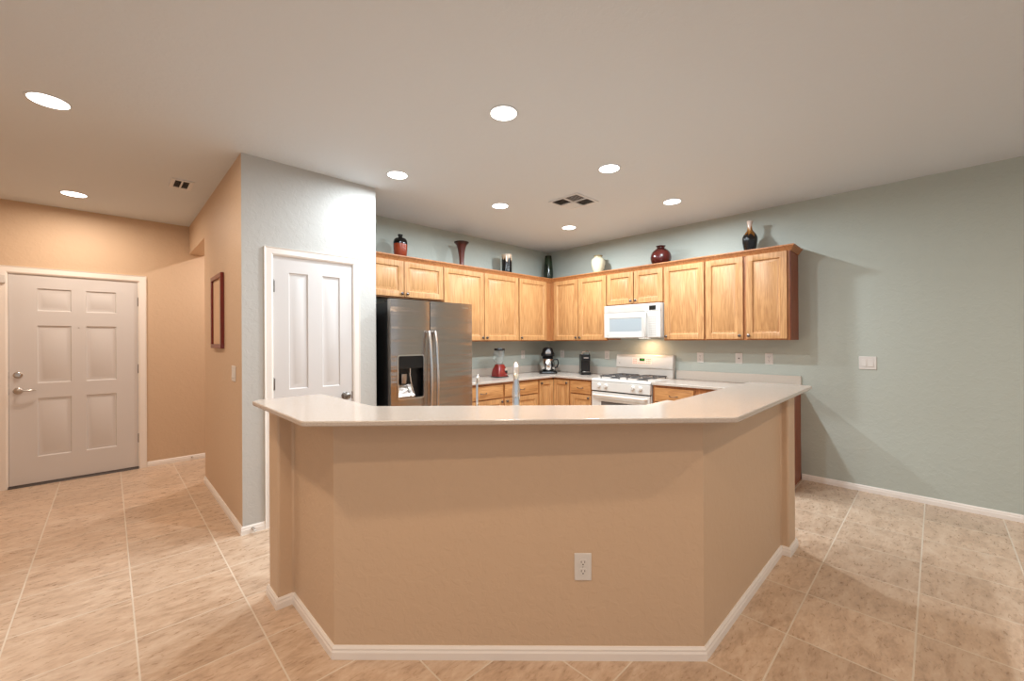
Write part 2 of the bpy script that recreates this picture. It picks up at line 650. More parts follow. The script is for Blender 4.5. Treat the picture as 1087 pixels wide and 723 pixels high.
# hall side wall with the header over the side passage
w = MB()
w.prism([(P_X0, P_Y), (P_X0 + 0.115, P_Y + 0.115), (P_X0 + 0.115, 5.07), (P_X0, 5.07)], 0, H_CEIL)
w.box(P_X0, P_X0 + 0.14, 5.07, HALL_Y, 2.42, H_CEIL)
struct(w.build('wall_hall_right', M_tan))
struct(MB().box(P_X0 + 0.115, 2.6, 4.95, 5.07, 0, H_CEIL).build('wall_passage_side', M_tan))
struct(MB().box(2.5, 2.6, 5.07, HALL_Y, 0, H_CEIL).build('wall_passage_end', M_tan))
# hall end wall with the entrance doorway
fx0, fx1, fzt = -0.684, 0.236, 2.052
w = MB()
w.box(-1.15, fx0, HALL_Y, HALL_Y + 0.15, 0, H_CEIL)
w.box(fx1, 2.6, HALL_Y, HALL_Y + 0.15, 0, H_CEIL)
w.box(fx0, fx1, HALL_Y, HALL_Y + 0.15, fzt, H_CEIL)
struct(w.build('wall_hall_end', M_tan))
struct(MB().box(-1.27, -1.15, 3.2, HALL_Y + 0.15, 0, H_CEIL).build('wall_hall_left', M_tan))
struct(MB().box(-5.0, -1.27, 3.2, 3.32, 0, H_CEIL).build('wall_living_left', M_tan))

# half wall of the peninsula with an end post on each side
PW = [(0.625, 2.55), (0.625, 2.385), (0.702, 2.385), (0.702, 1.843), (1.839, 0.706), (3.10, 0.706),
      (3.10, 0.660), (3.275, 0.660), (3.275, 0.93), (3.10, 0.93), (3.10, 0.84), (1.895, 0.84),
      (0.84, 1.895), (0.84, 2.385), (0.90, 2.385), (0.90, 2.55)]
struct(MB().prism(PW, 0, 1.048).build('wall_peninsula', M_tan, bevel=0.012, seg=3))

BASE = [(0, 0), (0.0135, 0), (0.0135, 0.030), (0.010, 0.038), (0.010, 0.046), (0.004, 0.056), (0, 0.056)]


def baseboard(name, path):
    return struct(MB().sweep_path(path, BASE).build(name, M_trim, smooth=20))


baseboard('baseboard_peninsula', [(0.90, 2.55), (0.625, 2.55), (0.625, 2.385), (0.702, 2.385), (0.702, 1.843),
                                  (1.839, 0.706), (3.10, 0.706), (3.10, 0.660), (3.275, 0.660), (3.275, 0.93)])
baseboard('baseboard_right', [(WB_X, -4.0), (WB_X, 0.93)][::-1])
baseboard('baseboard_pantry', [(P_X0, 5.07), (P_X0, P_Y), (dx0 - 0.058, P_Y)])
baseboard('baseboard_pantry_corner', [(dx1 + 0.058, P_Y), (P_X1, P_Y), (P_X1, P_Y + 0.08)])
baseboard('baseboard_hall_end', [(fx1 + 0.068, HALL_Y), (2.5, HALL_Y)])


# casings
def casing(name, x0, x1, zt, y, wd=0.058):
    prof = [(0, 0), (0, -0.010), (0.012, -0.016), (wd - 0.012, -0.012), (wd, -0.017), (wd, 0)]
    vs, fs = [], []
    ring = []
    for (cx, cz, sx, sz) in ((x0, 0, -1, 0), (x0, zt, -1, 1), (x1, zt, 1, 1), (x1, 0, 1, 0)):
        for d, yy in prof:
            vs.append((cx + sx * d, y + yy, cz + sz * d))
    m = len(prof)
    for i in range(3):
        for k in range(m):
            k2 = (k + 1) % m
            fs.append((i * m + k, i * m + k2, (i + 1) * m + k2, (i + 1) * m + k))
    fs.append(tuple(range(m)))
    fs.append(tuple(3 * m + k for k in range(m)))
    mb = MB().add(vs, fs)
    # jamb lining
    mb.box(x0 - 0.001, x0 + 0.004, y - 0.002, y + 0.11, 0, zt)
    mb.box(x1 - 0.004, x1 + 0.001, y - 0.002, y + 0.11, 0, zt)
    mb.box(x0, x1, y - 0.002, y + 0.11, zt - 0.004, zt + 0.001)
    return struct(mb.build(name, M_trim, smooth=25))


casing('trim_1', dx0, dx1, dzt, P_Y)
casing('trim_2', fx0, fx1, fzt, HALL_Y, 0.066)

DOORPROF = [(0.007, 0.010), (0.020, 0.011), (0.044, 0.003)]


def hinge(parent, x, y, z):
    mb = MB()
    mb.lathe([(0.006, -0.045), (0.006, 0.045)], (x, y - 0.006, z), 12)
    mb.lathe([(0.0035, 0.045), (0.0055, 0.049), (0.002, 0.054)], (x, y - 0.006, z), 12)
    mb.box(x - 0.004, x + 0.012, y - 0.004, y + 0.002, z - 0.044, z + 0.044)
    mb.build('hinge', M_hinge, parent)


# pantry door
d = bpy.data.objects.new('door_1', None); COL.objects.link(d)
d.location = (dx0 + 0.006, P_Y + 0.004, 0.012)
struct(d)
W = dx1 - dx0 - 0.012
xs = [0, 0.106, 0.246, 0.356, 0.496, W]
zs = [0, 0.225, 0.80, 1.003, 1.903, 2.02]
MB().panelled(xs, zs, {(1, 1), (3, 1), (1, 3), (3, 3)}, DOORPROF, 0, 0.035).build('door_leaf', M_door, d)
for z in (0.20, 1.05, 1.79):
    hinge(d, -0.004, 0.0, z)
k = MB()
k.lathe([(0.030, 0), (0.031, 0.004), (0.026, 0.010), (0.012, 0.013), (0.011, 0.030), (0.022, 0.036),
         (0.029, 0.046), (0.027, 0.058), (0.018, 0.064), (0.0, 0.066)], (W - 0.062, 0, 0.915), 24, axis='y')
k.build('door_knob', M_hinge, d)
MB().box(W - 0.004, W + 0.006, -0.003, 0.01, 0.885, 0.945).build('strike_plate', M_bronze, d)

# entrance door
d = bpy.data.objects.new('door_2', None); COL.objects.link(d)
d.location = (fx0 + 0.006, HALL_Y + 0.004, 0.022)
struct(d)
W = fx1 - fx0 - 0.012
ox = fx0 + 0.006
xs = [0, -0.500 - ox, -0.270 - ox, -0.166 - ox, 0.060 - ox, W]
zs = [0, 0.25, 0.822, 0.968, 1.533, 1.676, 1.897, 2.026]
MB().panelled(xs, zs, {(1, 1), (3, 1), (1, 3), (3, 3), (1, 5), (3, 5)}, DOORPROF, 0, 0.044).build('door_leaf', M_door, d)
for z in (0.31, 1.07, 1.805):
    hinge(d, W + 0.004, 0.0, z)
k = MB()
k.lathe([(0.031, 0), (0.031, 0.006), (0.026, 0.012), (0.020, 0.014), (0.019, 0.022), (0.0, 0.023)], (0.056, 0, 1.056), 24, axis='y')
k.box(0.049, 0.063, -0.030, -0.020, 1.052, 1.060)
k.build('deadbolt', M_nickel, d)
k = MB()
k.lathe([(0.032, 0), (0.032, 0.005), (0.024, 0.014), (0.011, 0.018), (0.011, 0.045), (0.0, 0.047)], (0.056, 0, 0.903), 24, axis='y')
k.tube([(0.052, -0.044, 0.903), (0.09, -0.050, 0.905), (0.14, -0.048, 0.906), (0.172, -0.040, 0.904)],
       [0.010, 0.009, 0.0075, 0.006], 12)
k.build('lever_handle', M_nickel, d)
k = MB()
k.box(-0.008, 0.0, -0.002, 0.01, 0.87, 0.93); k.box(-0.008, 0.0, -0.002, 0.01, 1.03, 1.085)
k.build('strike_plate', M_bronze, d)
MB().lathe([(0.006, 0), (0.006, 0.003), (0, 0.004)], (-0.218 - ox, 0, 1.516), 14, axis='y').build('peephole', M_nickel, d)
struct(MB().extr_x([(-0.03, 0), (0.12, 0), (0.12, 0.022), (0.0, 0.022), (-0.02, 0.012)], fx0, fx1)
       .build('trim_3', M_thresh, None, (0, HALL_Y, 0)))
tag(MB().box(-0.018, 0.018, -0.018, 0, -0.035, 0.04).build('door_sensor', M_white_pl, None,
    (-0.712, HALL_Y - 0.017, 1.985), bevel=0.003),
    'small white plastic alarm sensor at the top left corner of the entrance door casing', 'sensor')


# spring door stops on the baseboards
def door_stop(label, loc, rot):
    t = thing('door_stop', label, 'door stop', loc, rot, 'spring door stops')
    m = MB()
    pts = [(0.006 * math.cos(a), -0.006 - 0.045 * a / (12 * PI), 0.006 * math.sin(a)) for a in [i * PI / 5 for i in range(61)]]
    m.tube(pts, 0.0016, 6)
    m.lathe([(0.011, 0), (0.011, 0.004), (0.006, 0.008)], (0, 0, 0), 14, axis='y')
    m.build('spring', M_nickel, t)
    MB().lathe([(0.008, 0.048), (0.0085, 0.054), (0.007, 0.062), (0, 0.063)], (0, 0, 0), 14, axis='y').build('tip', M_white_pl, t)


door_stop('spring door stop on the baseboard at the right end of the entrance wall', (0.70, HALL_Y - 0.0135, 0.032), 0)
door_stop('spring door stop on the baseboard left of the white pantry door', (0.745, P_Y - 0.0135, 0.032), 0)


# ------------------------------------------------------------------ recessed downlights
def downlight(x, y, label, r, watts, color, lens, group):
    t = thing('recessed_downlight', label, 'ceiling light', (x, y, H_CEIL), 0, group)
    MB().lathe([(r + 0.012, 0.0), (r + 0.011, -0.003), (r + 0.004, -0.005), (r, -0.004), (r, 0.0)], (0, 0, 0), 40)\
        .build('trim_ring', M_ceil, t)
    MB().lathe([(0.0001, -0.0035), (r, -0.0035), (r, -0.001), (0.0001, -0.001)], (0, 0, 0), 40).build('lens', lens, t)
    ld = bpy.data.lights.new('downlight', 'AREA')
    ld.shape = 'DISK'
    ld.size = r * 1.2
    ld.spread = math.radians(176)
    ld.energy = watts
    ld.color = color
    lo = bpy.data.objects.new('downlight_lamp', ld)
    COL.objects.link(lo)
    lo.parent = t
    lo.location = (0, 0, -0.012)


KL = [(1.696, 1.800, 'nearest the camera, above the long front run of the bar'),
      (2.845, 1.803, 'between the nearest one and the ceiling vent'),
      (3.974, 1.808, 'nearest the range wall, right of the ceiling vent'),
      (1.696, 3.070, 'in front of the top of the pantry wall corner'),
      (2.831, 3.063, 'left of the kitchen ceiling vent, before the fridge wall'),
      (3.974, 3.082, 'farthest back, just before the kitchen corner')]
for x, y, s in KL:
    downlight(x, y, 'round lit recessed ceiling light ' + s, 0.077, KITCHEN_W * (0.68 if (x < 2 and y > 3) else 1), KITCHEN_C, M_lens, 'recessed lights over the kitchen')
downlight(-0.237, 3.476, 'round lit recessed light at upper left, hall ceiling, nearer one', 0.083, HALL_W * .75, HALL_C, M_lens_w, 'recessed lights along the hall')
downlight(-0.222, 5.494, 'round lit recessed light in the hall ceiling just before the entrance door wall', 0.083, HALL_W, HALL_C, M_lens_w, 'recessed lights along the hall')
downlight(1.45, 5.6, 'round recessed light in the side passage off the hall', 0.077, 19.0, (1.0, 0.94, 0.90), M_lens_w, 'recessed lights along the hall')
for x, y in ((0.0, 0.0), (-0.237, 1.46), (2.3, -0.9), (-2.4, 0.6), (-1.0, -2.2), (3.6, -2.6)):  # unseen; first pair inferred from shadow and spacing, rest added for warm fill
    downlight(x, y, 'unseen round recessed living room light for warm fill', 0.083, LIVING_W, LIVING_C, M_lens_w, 'recessed lights of the living room')

# ceiling registers
t = thing('ceiling_vent', 'square four way air register between the kitchen ceiling lights', 'vent', (3.265, 2.475, H_CEIL), 0)
m = MB()
s, r = 0.175, 0.152
for a in (0, 1):
    for sg in (-1, 1):
        if a == 0:
            m.box(-s, s, min(sg * s, sg * r), max(sg * s, sg * r), -0.008, 0)
        else:
            m.box(min(sg * s, sg * r), max(sg * s, sg * r), -r, r, -0.008, 0)
m.box(-0.008, 0.008, -r, r, -0.010, 0); m.box(-r, r, -0.008, 0.008, -0.010, 0)
m.build('frame', M_vent, t, bevel=0.001)
MB().box(-r, r, -r, r, -0.0012, 0).build('backing', M_duct, t)
for sx in (-1, 1):
    for sy in (-1, 1):
        m = MB()
        for i in range(6):
            p = 0.018 + i * 0.023
            lean = 0.020
            if sx * sy > 0:
                y = sy * p
                dd = -lean if sx < 0 else lean
                m.add([(sx * 0.010, y, -0.001), (sx * 0.150, y, -0.001), (sx * 0.150, y + dd, -0.010), (sx * 0.010, y + dd, -0.010),
                       (sx * 0.010, y + .001, -0.001), (sx * 0.150, y + .001, -0.001), (sx * 0.150, y + dd + .001, -0.010), (sx * 0.010, y + dd + .001, -0.010)],
                      [(0, 1, 2, 3), (4, 7, 6, 5), (0, 3, 7, 4), (1, 5, 6, 2), (0, 4, 5, 1), (3, 2, 6, 7)])
            else:
                x = sx * p
                dd = -lean
                m.add([(x, sy * 0.010, -0.001), (x, sy * 0.150, -0.001), (x + dd, sy * 0.150, -0.010), (x + dd, sy * 0.010, -0.010),
                       (x + .001, sy * 0.010, -0.001), (x + .001, sy * 0.150, -0.001), (x + dd + .001, sy * 0.150, -0.010), (x + dd + .001, sy * 0.010, -0.010)],
                      [(0, 1, 2, 3), (4, 7, 6, 5), (0, 3, 7, 4), (1, 5, 6, 2), (0, 4, 5, 1), (3, 2, 6, 7)])
        m.build('louver_bank', M_vent, t)
t = thing('ceiling_vent', 'small rectangular air register in the hall ceiling by the tan wall', 'vent', (0.452, 4.52, H_CEIL), 0)
m = MB()
m.box(-0.075, 0.075, -0.13, -0.10, -0.008, 0); m.box(-0.075, 0.075, 0.10, 0.13, -0.008, 0)
m.box(-0.075, -0.048, -0.10, 0.10, -0.008, 0); m.box(0.048, 0.075, -0.10, 0.10, -0.008, 0)
m.box(-0.006, 0.006, -0.10, 0.10, -0.008, 0)
m.build('frame', M_vent, t, bevel=0.001)
MB().box(-0.048, 0.048, -0.10, 0.10, -0.0012, 0).build('backing', M_duct, t)
m = MB()
for i in range(9):
    y = -0.088 + i * 0.022
    for xa, xb in ((-0.046, -0.008), (0.008, 0.046)):
        m.add([(xa, y, -0.007), (xb, y, -0.007), (xb, y + 0.014, -0.0014), (xa, y + 0.014, -0.0014),
               (xa, y + .001, -0.007), (xb, y + .001, -0.007), (xb, y + 0.015, -0.0014), (xa, y + 0.015, -0.0014)],
              [(0, 1, 2, 3), (4, 7, 6, 5), (0, 4, 5, 1), (1, 5, 6, 2), (2, 6, 7, 3), (3, 7, 4, 0)])
m.build('louver_bank', M_vent, t)

# ------------------------------------------------------------------ oak cabinets
CABPROF = [(0.002, 0.002), (0.006, 0.0115), (0.014, 0.0125), (0.040, 0.003), (0.043, 0.002)]


def knob(parent, x, y, z):
    MB().lathe([(0.007, 0), (0.006, 0.010), (0.008, 0.014), (0.0155, 0.018), (0.016, 0.023), (0.010, 0.028), (0, 0.029)],
               (x, y, z), 18, axis='y').build('knob', M_bronze, parent)


def cab_door(parent, x0, x1, z0, z1, yf, fr=0.056, kn=None, name='door'):
    """door slab of which front plane is yf; kn = (x, z) of the knob"""
    xs = [x0, x0 + fr, x1 - fr, x1]
    zs = [z0, z0 + fr, z1 - fr, z1]
    dd = MB().panelled(xs, zs, {(1, 1)}, CABPROF, yf, yf + 0.019).build(name, M_oak, parent, bevel=0.003)
    if kn:
        knob(dd, kn[0], yf, kn[1])
    return dd


def wall_cab(frame, rot, s, length, z0, z1, doors, label, group=None, depth=0.318, end=False):
    t = thing('upper_cabinet', label, 'cabinet', frame(s, 0, z0), rot, group)
    hgt = z1 - z0
    m = MB()
    m.box(0.0005, length - 0.0005, -depth, -0.001, 0.012, hgt)
    m.box(0.0005, length - 0.0005, -depth, -depth + 0.019, 0, hgt)   # face frame reaches lower
    m.build('carcass', M_oak_dark, t, bevel=0.0015)
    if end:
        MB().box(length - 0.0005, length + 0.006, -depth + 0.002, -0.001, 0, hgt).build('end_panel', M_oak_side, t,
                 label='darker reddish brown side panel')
    for (a, b, side) in doors:
        kx = b - 0.026 if side == 'r' else a + 0.026
        cab_door(t, a, b, 0.014, 2.217 - z0, -depth - 0.0195, kn=(kx, 0.014 + 0.032))
    return t


CZ0, CZ1 = 1.375, 2.250
wall_cab(fA, RA, P_X1 + 0.012, 2.703 - P_X1 - 0.012, 1.832, CZ1, [(0.012, 0.489, 'r'), (0.499, 0.983, 'l')],
         'short oak two door wall cabinet directly above the stainless refrigerator', 'oak wall cabinets')
wall_cab(fA, RA, 2.703, 0.602, CZ0, CZ1, [(0.010, 0.597, 'r')], 'tall single door oak wall cabinet right beside the refrigerator', 'oak wall cabinets')
wall_cab(fA, RA, 3.305, 0.612, CZ0, CZ1, [(0.009, 0.597, 'l')], 'oak wall cabinet above the red blender, left of the corner cabinet', 'oak wall cabinets')
wall_cab(fA, RA, 3.917, 0.977, CZ0, CZ1, [(0.005, 0.552, 'l')], 'oak wall cabinet in the corner, on the refrigerator wall', 'oak wall cabinets')
yB = WA_Y - 0.318 - 0.002


def B(y):
    return yB - y


wall_cab(fB, RB, yB, B(2.943), CZ0, CZ1, [(B(3.815), B(3.397), 'r'), (B(3.385), B(2.950), 'l')],
         'oak two door wall cabinet between the corner and the microwave', 'oak wall cabinets')
yB = 2.942
wall_cab(fB, RB, yB, B(2.187), 1.815, CZ1, [(B(2.937), B(2.570), 'r'), (B(2.555), B(2.196), 'l')],
         'short oak two door wall cabinet directly above the white microwave', 'oak wall cabinets')
yB = 2.186
wall_cab(fB, RB, yB, B(1.726), CZ0, CZ1, [(B(2.176), B(1.735), 'l')],
         'single door oak wall cabinet just right of the microwave', 'oak wall cabinets')
yB = 1.725
wall_cab(fB, RB, yB, B(0.958), CZ0, CZ1, [(B(1.716), B(1.355), 'r'), (B(1.325), B(0.978), 'l')],
         'oak two door wall cabinet at the free right end of the row', 'oak wall cabinets', end=True)
# crown moulding along the whole run
CR = [(0, 2.205 + 0.012), (0.006, 2.217), (0.010, 2.228), (0.030, 2.256), (0.036, 2.260), (0.036, 2.272), (0, 2.272)]
cy, cx = WA_Y - 0.3185, WB_X - 0.3185
crown_path = [(P_X1 + 0.001, cy), (cx, cy), (cx, 0.951), (WB_X - 0.001, 0.951)]
for i, lab in enumerate(('stained crown molding length over the oak cabinets of the refrigerator wall',
                         'stained crown molding length over the oak cabinets of the range wall',
                         'short stained crown molding return at the free right end of the wall cabinets')):
    cr = MB().sweep_path(crown_path, CR, only=i).build('crown_molding', M_oak_dark, smooth=25)
    tag(cr, lab, 'molding', 'crown moldings of the oak cabinets')


def pull(parent, x, y, z):
    m = MB()
    pts = []
    for i in range(13):
        a = i / 12
        pts.append((x - 0.042 + 0.084 * a, y - 0.004 - 0.022 * math.sin(PI * a) ** 0.6, z - 0.006 * math.sin(PI * a)))
    m.tube(pts, [0.0045 - 0.0012 * math.sin(PI * i / 12) for i in range(13)], 8)
    for sx in (-1, 1):
        m.lathe([(0.007, 0), (0.006, 0.005), (0, 0.006)], (x + sx * 0.042, y, z), 12, axis='y')
    m.build('pull', M_bronze, parent)


def base_cab(frame, rot, s, length, label, drawers=(), doors=(), depth=0.60, group='oak base cabinets', top=0.888, end=False):
    t = thing('base_cabinet', label, 'cabinet', frame(s, 0, 0), rot, group)
    m = MB()
    m.box(0.0005, length - 0.0005, -depth, -0.001, 0.10, top)
    m.box(0.0005, length - 0.0005, -depth + 0.06, -0.001, 0.0, 0.10)
    m.build('carcass', M_oak_dark, t, bevel=0.0015)
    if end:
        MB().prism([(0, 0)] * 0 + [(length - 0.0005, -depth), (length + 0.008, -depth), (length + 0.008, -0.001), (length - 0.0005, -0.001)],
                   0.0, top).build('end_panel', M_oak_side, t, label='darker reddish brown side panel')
    for a, b in drawers:
        dd = MB().panelled([a, a + .018, b - .018, b], [0.712, 0.728, 0.845, 0.861], {(1, 1)},
                           [(0.004, -0.002)], -depth - 0.0195, -depth - 0.0005).build('drawer', M_oakh, t, bevel=0.003)
        pull(dd, (a + b) / 2, -depth - 0.0215, 0.782)
    for a, b, side, zt in doors:
        kx = b - 0.028 if side == 'r' else a + 0.028
        cab_door(t, a, b, 0.125, zt, -depth - 0.0195, kn=(kx, zt - 0.034))
    return t


base_cab(fA, RA, 2.72, 0.645, 'oak base cabinet with one drawer and door beside the refrigerator',
         [(0.02, 0.630)], [(0.02, 0.630, 'r', 0.695)])
base_cab(fA, RA, 3.366, 0.618, 'oak base cabinet with drawer beneath the outlet left of the corner',
         [(0.014, 0.600)], [(0.014, 0.600, 'l', 0.695)])
base_cab(fA, RA, 3.985, 0.305, 'left hand corner oak base cabinet with a full height door, fridge wall side',
         [], [(0.012, 0.288, 'l', 0.861)])
# the blind corner body is part of the range wall run
yB = WA_Y - 0.602
base_cab(fB, RB, yB, B(3.322), 'right hand corner oak base cabinet with a full height door, range wall side',
         [], [(0.014, B(3.336), 'r', 0.861)])
yB = 3.321
base_cab(fB, RB, yB, B(2.962), 'narrow oak base cabinet with one drawer immediately left of the range',
         [(0.011, B(2.995))], [(0.011, B(2.995), 'r', 0.695)])
yB = 2.186
base_cab(fB, RB, yB, B(1.722), 'oak base cabinet with one drawer immediately right of the range',
         [(0.03, B(1.735))], [(0.03, B(1.735), 'l', 0.695)])
yB = 1.721
base_cab(fB, RB, yB, B(0.945), 'oak base cabinet ending the range wall run, its red brown end panel behind the bar',
         [(0.13, B(0.965))], [(0.13, B(0.965), 'l', 0.695)], end=True)

# counters on the two kitchen walls (range splits the second)
m = MB()
m.prism([(2.712, WA_Y - 0.001), (WB_X - 0.001, WA_Y - 0.001), (WB_X - 0.001, 2.966), (4.265, 2.966), (4.265, 3.575), (2.712, 3.575)], 0.889, 0.915)
t = tag(m.build('countertop', M_quartz, bevel=0.004, seg=3),
        'L shaped white speckled worktop in the kitchen corner under the blender and coffee makers', 'countertop')
m = MB().box(4.265, WB_X - 0.001, 0.930, 2.182, 0.889, 0.915)
t2 = tag(m.build('countertop', M_quartz, bevel=0.004, seg=3),
         'straight white speckled worktop between the range and the right end of the wall run', 'countertop')
m = MB().box(2.712, WB_X - 0.021, WA_Y - 0.020, WA_Y - 0.001, 0.9155, 1.018)
tag(m.build('backsplash', M_quartz2, bevel=0.002), 'low grey speckled backsplash along the refrigerator wall behind the blender', 'backsplash')
m = MB().box(WB_X - 0.020, WB_X - 0.001, 2.966, WA_Y - 0.021, 0.9155, 1.018)
tag(m.build('backsplash', M_quartz2, bevel=0.002), 'low grey speckled backsplash from the corner to the range', 'backsplash')
m = MB().box(WB_X - 0.020, WB_X - 0.001, 0.930, 2.182, 0.9155, 1.018)
tag(m.build('backsplash', M_quartz2, bevel=0.002), 'low grey speckled backsplash right of the range below three wall plates', 'backsplash')


# ------------------------------------------------------------------ raised bar top
def rounded(poly, radii, n=6):
    out = []
    N = len(poly)
    for i, p in enumerate(poly):
        r = radii[i]
        p = Vector(p)
        if r <= 0:
            out.append(tuple(p)); continue
        a = (Vector(poly[i - 1]) - p).normalized()
        b = (Vector(poly[(i + 1) % N]) - p).normalized()
        half = a.angle(b) / 2
        t_ = r / math.tan(half)
        c = p + (a + b).normalized() * (r / math.sin(half))
        s0, s1 = p + a * t_, p + b * t_
        v0, v1 = s0 - c, s1 - c
        th = v0.angle(v1)
        sg = 1 if v0.cross(v1) > 0 else -1
        for k in range(n + 1):
            an = sg * th * k / n
            out.append((c.x + v0.x * math.cos(an) - v0.y * math.sin(an), c.y + v0.x * math.sin(an) + v0.y * math.cos(an)))
    return out


bar = rounded([(0.538, 2.56), (0.538, 1.728), (1.718 + 0.07, 0.558 - 0.08 + 0.075), (3.36, 0.575), (3.36, 0.962),
               (1.885, 0.938), (0.913, 1.895), (0.913, 2.56)],
              [0.07, 0.05, 0.05, 0.03, 0.02, 0.03, 0.03, 0.03])
m = MB().prism(bar, 1.0485, 1.070)
tag(m.build('bar_top', M_quartz, bevel=0.005, seg=3),
    'long pale speckled raised bar top wrapping the tan peninsula on three sides', 'countertop')

# lower sink counter and cabinets on the kitchen side of the half wall
for poly, lab in (([(0.842, 2.384), (0.842, 1.897), (1.46, 2.154), (1.46, 2.384)], 'lower worktop end piece behind the left wing of the raised bar'),
                  ([(0.842, 1.896), (1.896, 0.842), (2.153, 1.46), (1.46, 2.153)], 'lower sink worktop hidden behind the raised bar, under the chrome faucet'),
                  ([(1.897, 0.842), (3.098, 0.842), (3.098, 1.46), (2.154, 1.46)], 'lower worktop piece behind the right wing of the raised bar')):
    tag(MB().prism(poly, 0.889, 0.915).build('countertop', M_quartz, bevel=0.002), lab, 'countertop')


def low_cab(cx_, cy_, rot, length, label, doors):
    t = thing('base_cabinet', label, 'cabinet', (cx_, cy_, 0), rot, 'oak base cabinets')
    m = MB()
    m.box(-length / 2, length / 2, -0.28, 0.27, 0.10, 0.888)
    m.box(-length / 2, length / 2, -0.22, 0.27, 0, 0.10)
    m.build('carcass', M_oak_dark, t)
    w_ = length / doors
    for i in range(doors):
        a = -length / 2 + i * w_ + 0.01
        cab_door(t, a, a + w_ - 0.02, 0.125, 0.86, -0.28 - 0.0195, kn=(a + w_ - 0.05, 0.82))


low_cab(1.675, 1.675, PI - PI / 4, 0.90, 'oak sink cabinet on the kitchen side of the half wall', 2)
low_cab(2.66, 1.135, PI, 0.80, 'oak base cabinet on the kitchen side of the right bar wing', 2)

# faucets seen over the bar
t = thing('kitchen_faucet', 'tall chrome pull down faucet rising behind the bar right of the refrigerator', 'faucet',
          (1.436, 1.446, 0.9155), math.radians(135))
m = MB()
m.lathe([(0.030, 0), (0.030, 0.008), (0.020, 0.014), (0.017, 0.03), (0.017, 0.18), (0.0145, 0.19)], (0, 0, 0), 24)
pts = [(0, 0, 0.18), (0, 0, 0.26)]
for i in range(1, 13):
    a = PI * i / 12
    pts.append((0, -0.085 * (1 - math.cos(a)), 0.26 + 0.085 * math.sin(a)))
m.tube(pts, 0.0135, 14)
m.build('spout', M_chrome, t)
MB().lathe([(0.020, 0.0), (0.022, 0.03), (0.019, 0.075), (0.0145, 0.105), (0.014, 0.115)], (0, -0.17, 0.145), 20).build('spray_head', M_chrome, t)
m = MB(); m.tube([(0.016, 0, 0.06), (0.035, 0, 0.065), (0.045, -0.01, 0.085), (0.048, -0.02, 0.12)], [0.010, 0.009, 0.006, 0.005], 10)
m.build('lever', M_chrome, t)
t = thing('filter_tap', 'slim chrome filtered water tap left of the main faucet behind the bar', 'faucet',
          (1.305, 1.588, 0.9155), math.radians(135))
m = MB()
m.lathe([(0.018, 0), (0.018, 0.006), (0.010, 0.012), (0.008, 0.05), (0.006, 0.06)], (0, 0, 0), 18)
pts = [(0, 0, 0.05), (0, 0, 0.245)]
for i in range(1, 11):
    a = PI * i / 10
    pts.append((0, -0.045 * (1 - math.cos(a)), 0.245 + 0.045 * math.sin(a)))
m.tube(pts, 0.0055, 12)
m.build('spout', M_chrome, t)
m = MB(); m.box(-0.004, 0.004, 0.006, 0.034, 0.044, 0.050); m.build('lever', M_chrome, t, bevel=0.001)

# ------------------------------------------------------------------ refrigerator
FX0, FX1, FYF = 1.778, 2.690, 3.340
t = thing('refrigerator', 'stainless side by side refrigerator with ice dispenser beside the pantry wall', 'refrigerator', (FX0, FYF, 0), 0)
W = FX1 - FX0
m = MB()
m.box(0.004, W - 0.004, 0.075, 0.80, 0.03, 1.735)
m.box(0.03, W - 0.03, 0.10, 0.75, 0.0, 0.03)
m.build('body', M_blackm, t, bevel=0.004, label='black textured cabinet body')
MB().box(0.01, W - 0.01, 0.045, 0.10, 0.015, 0.095).build('base_grille', M_black, t, bevel=0.003)
for hx in (0.012, W - 0.12):
    MB().box(hx, hx + 0.108, 0.067, 0.15, 1.735, 1.757).build('hinge_cover', M_blackm, t, bevel=0.006)


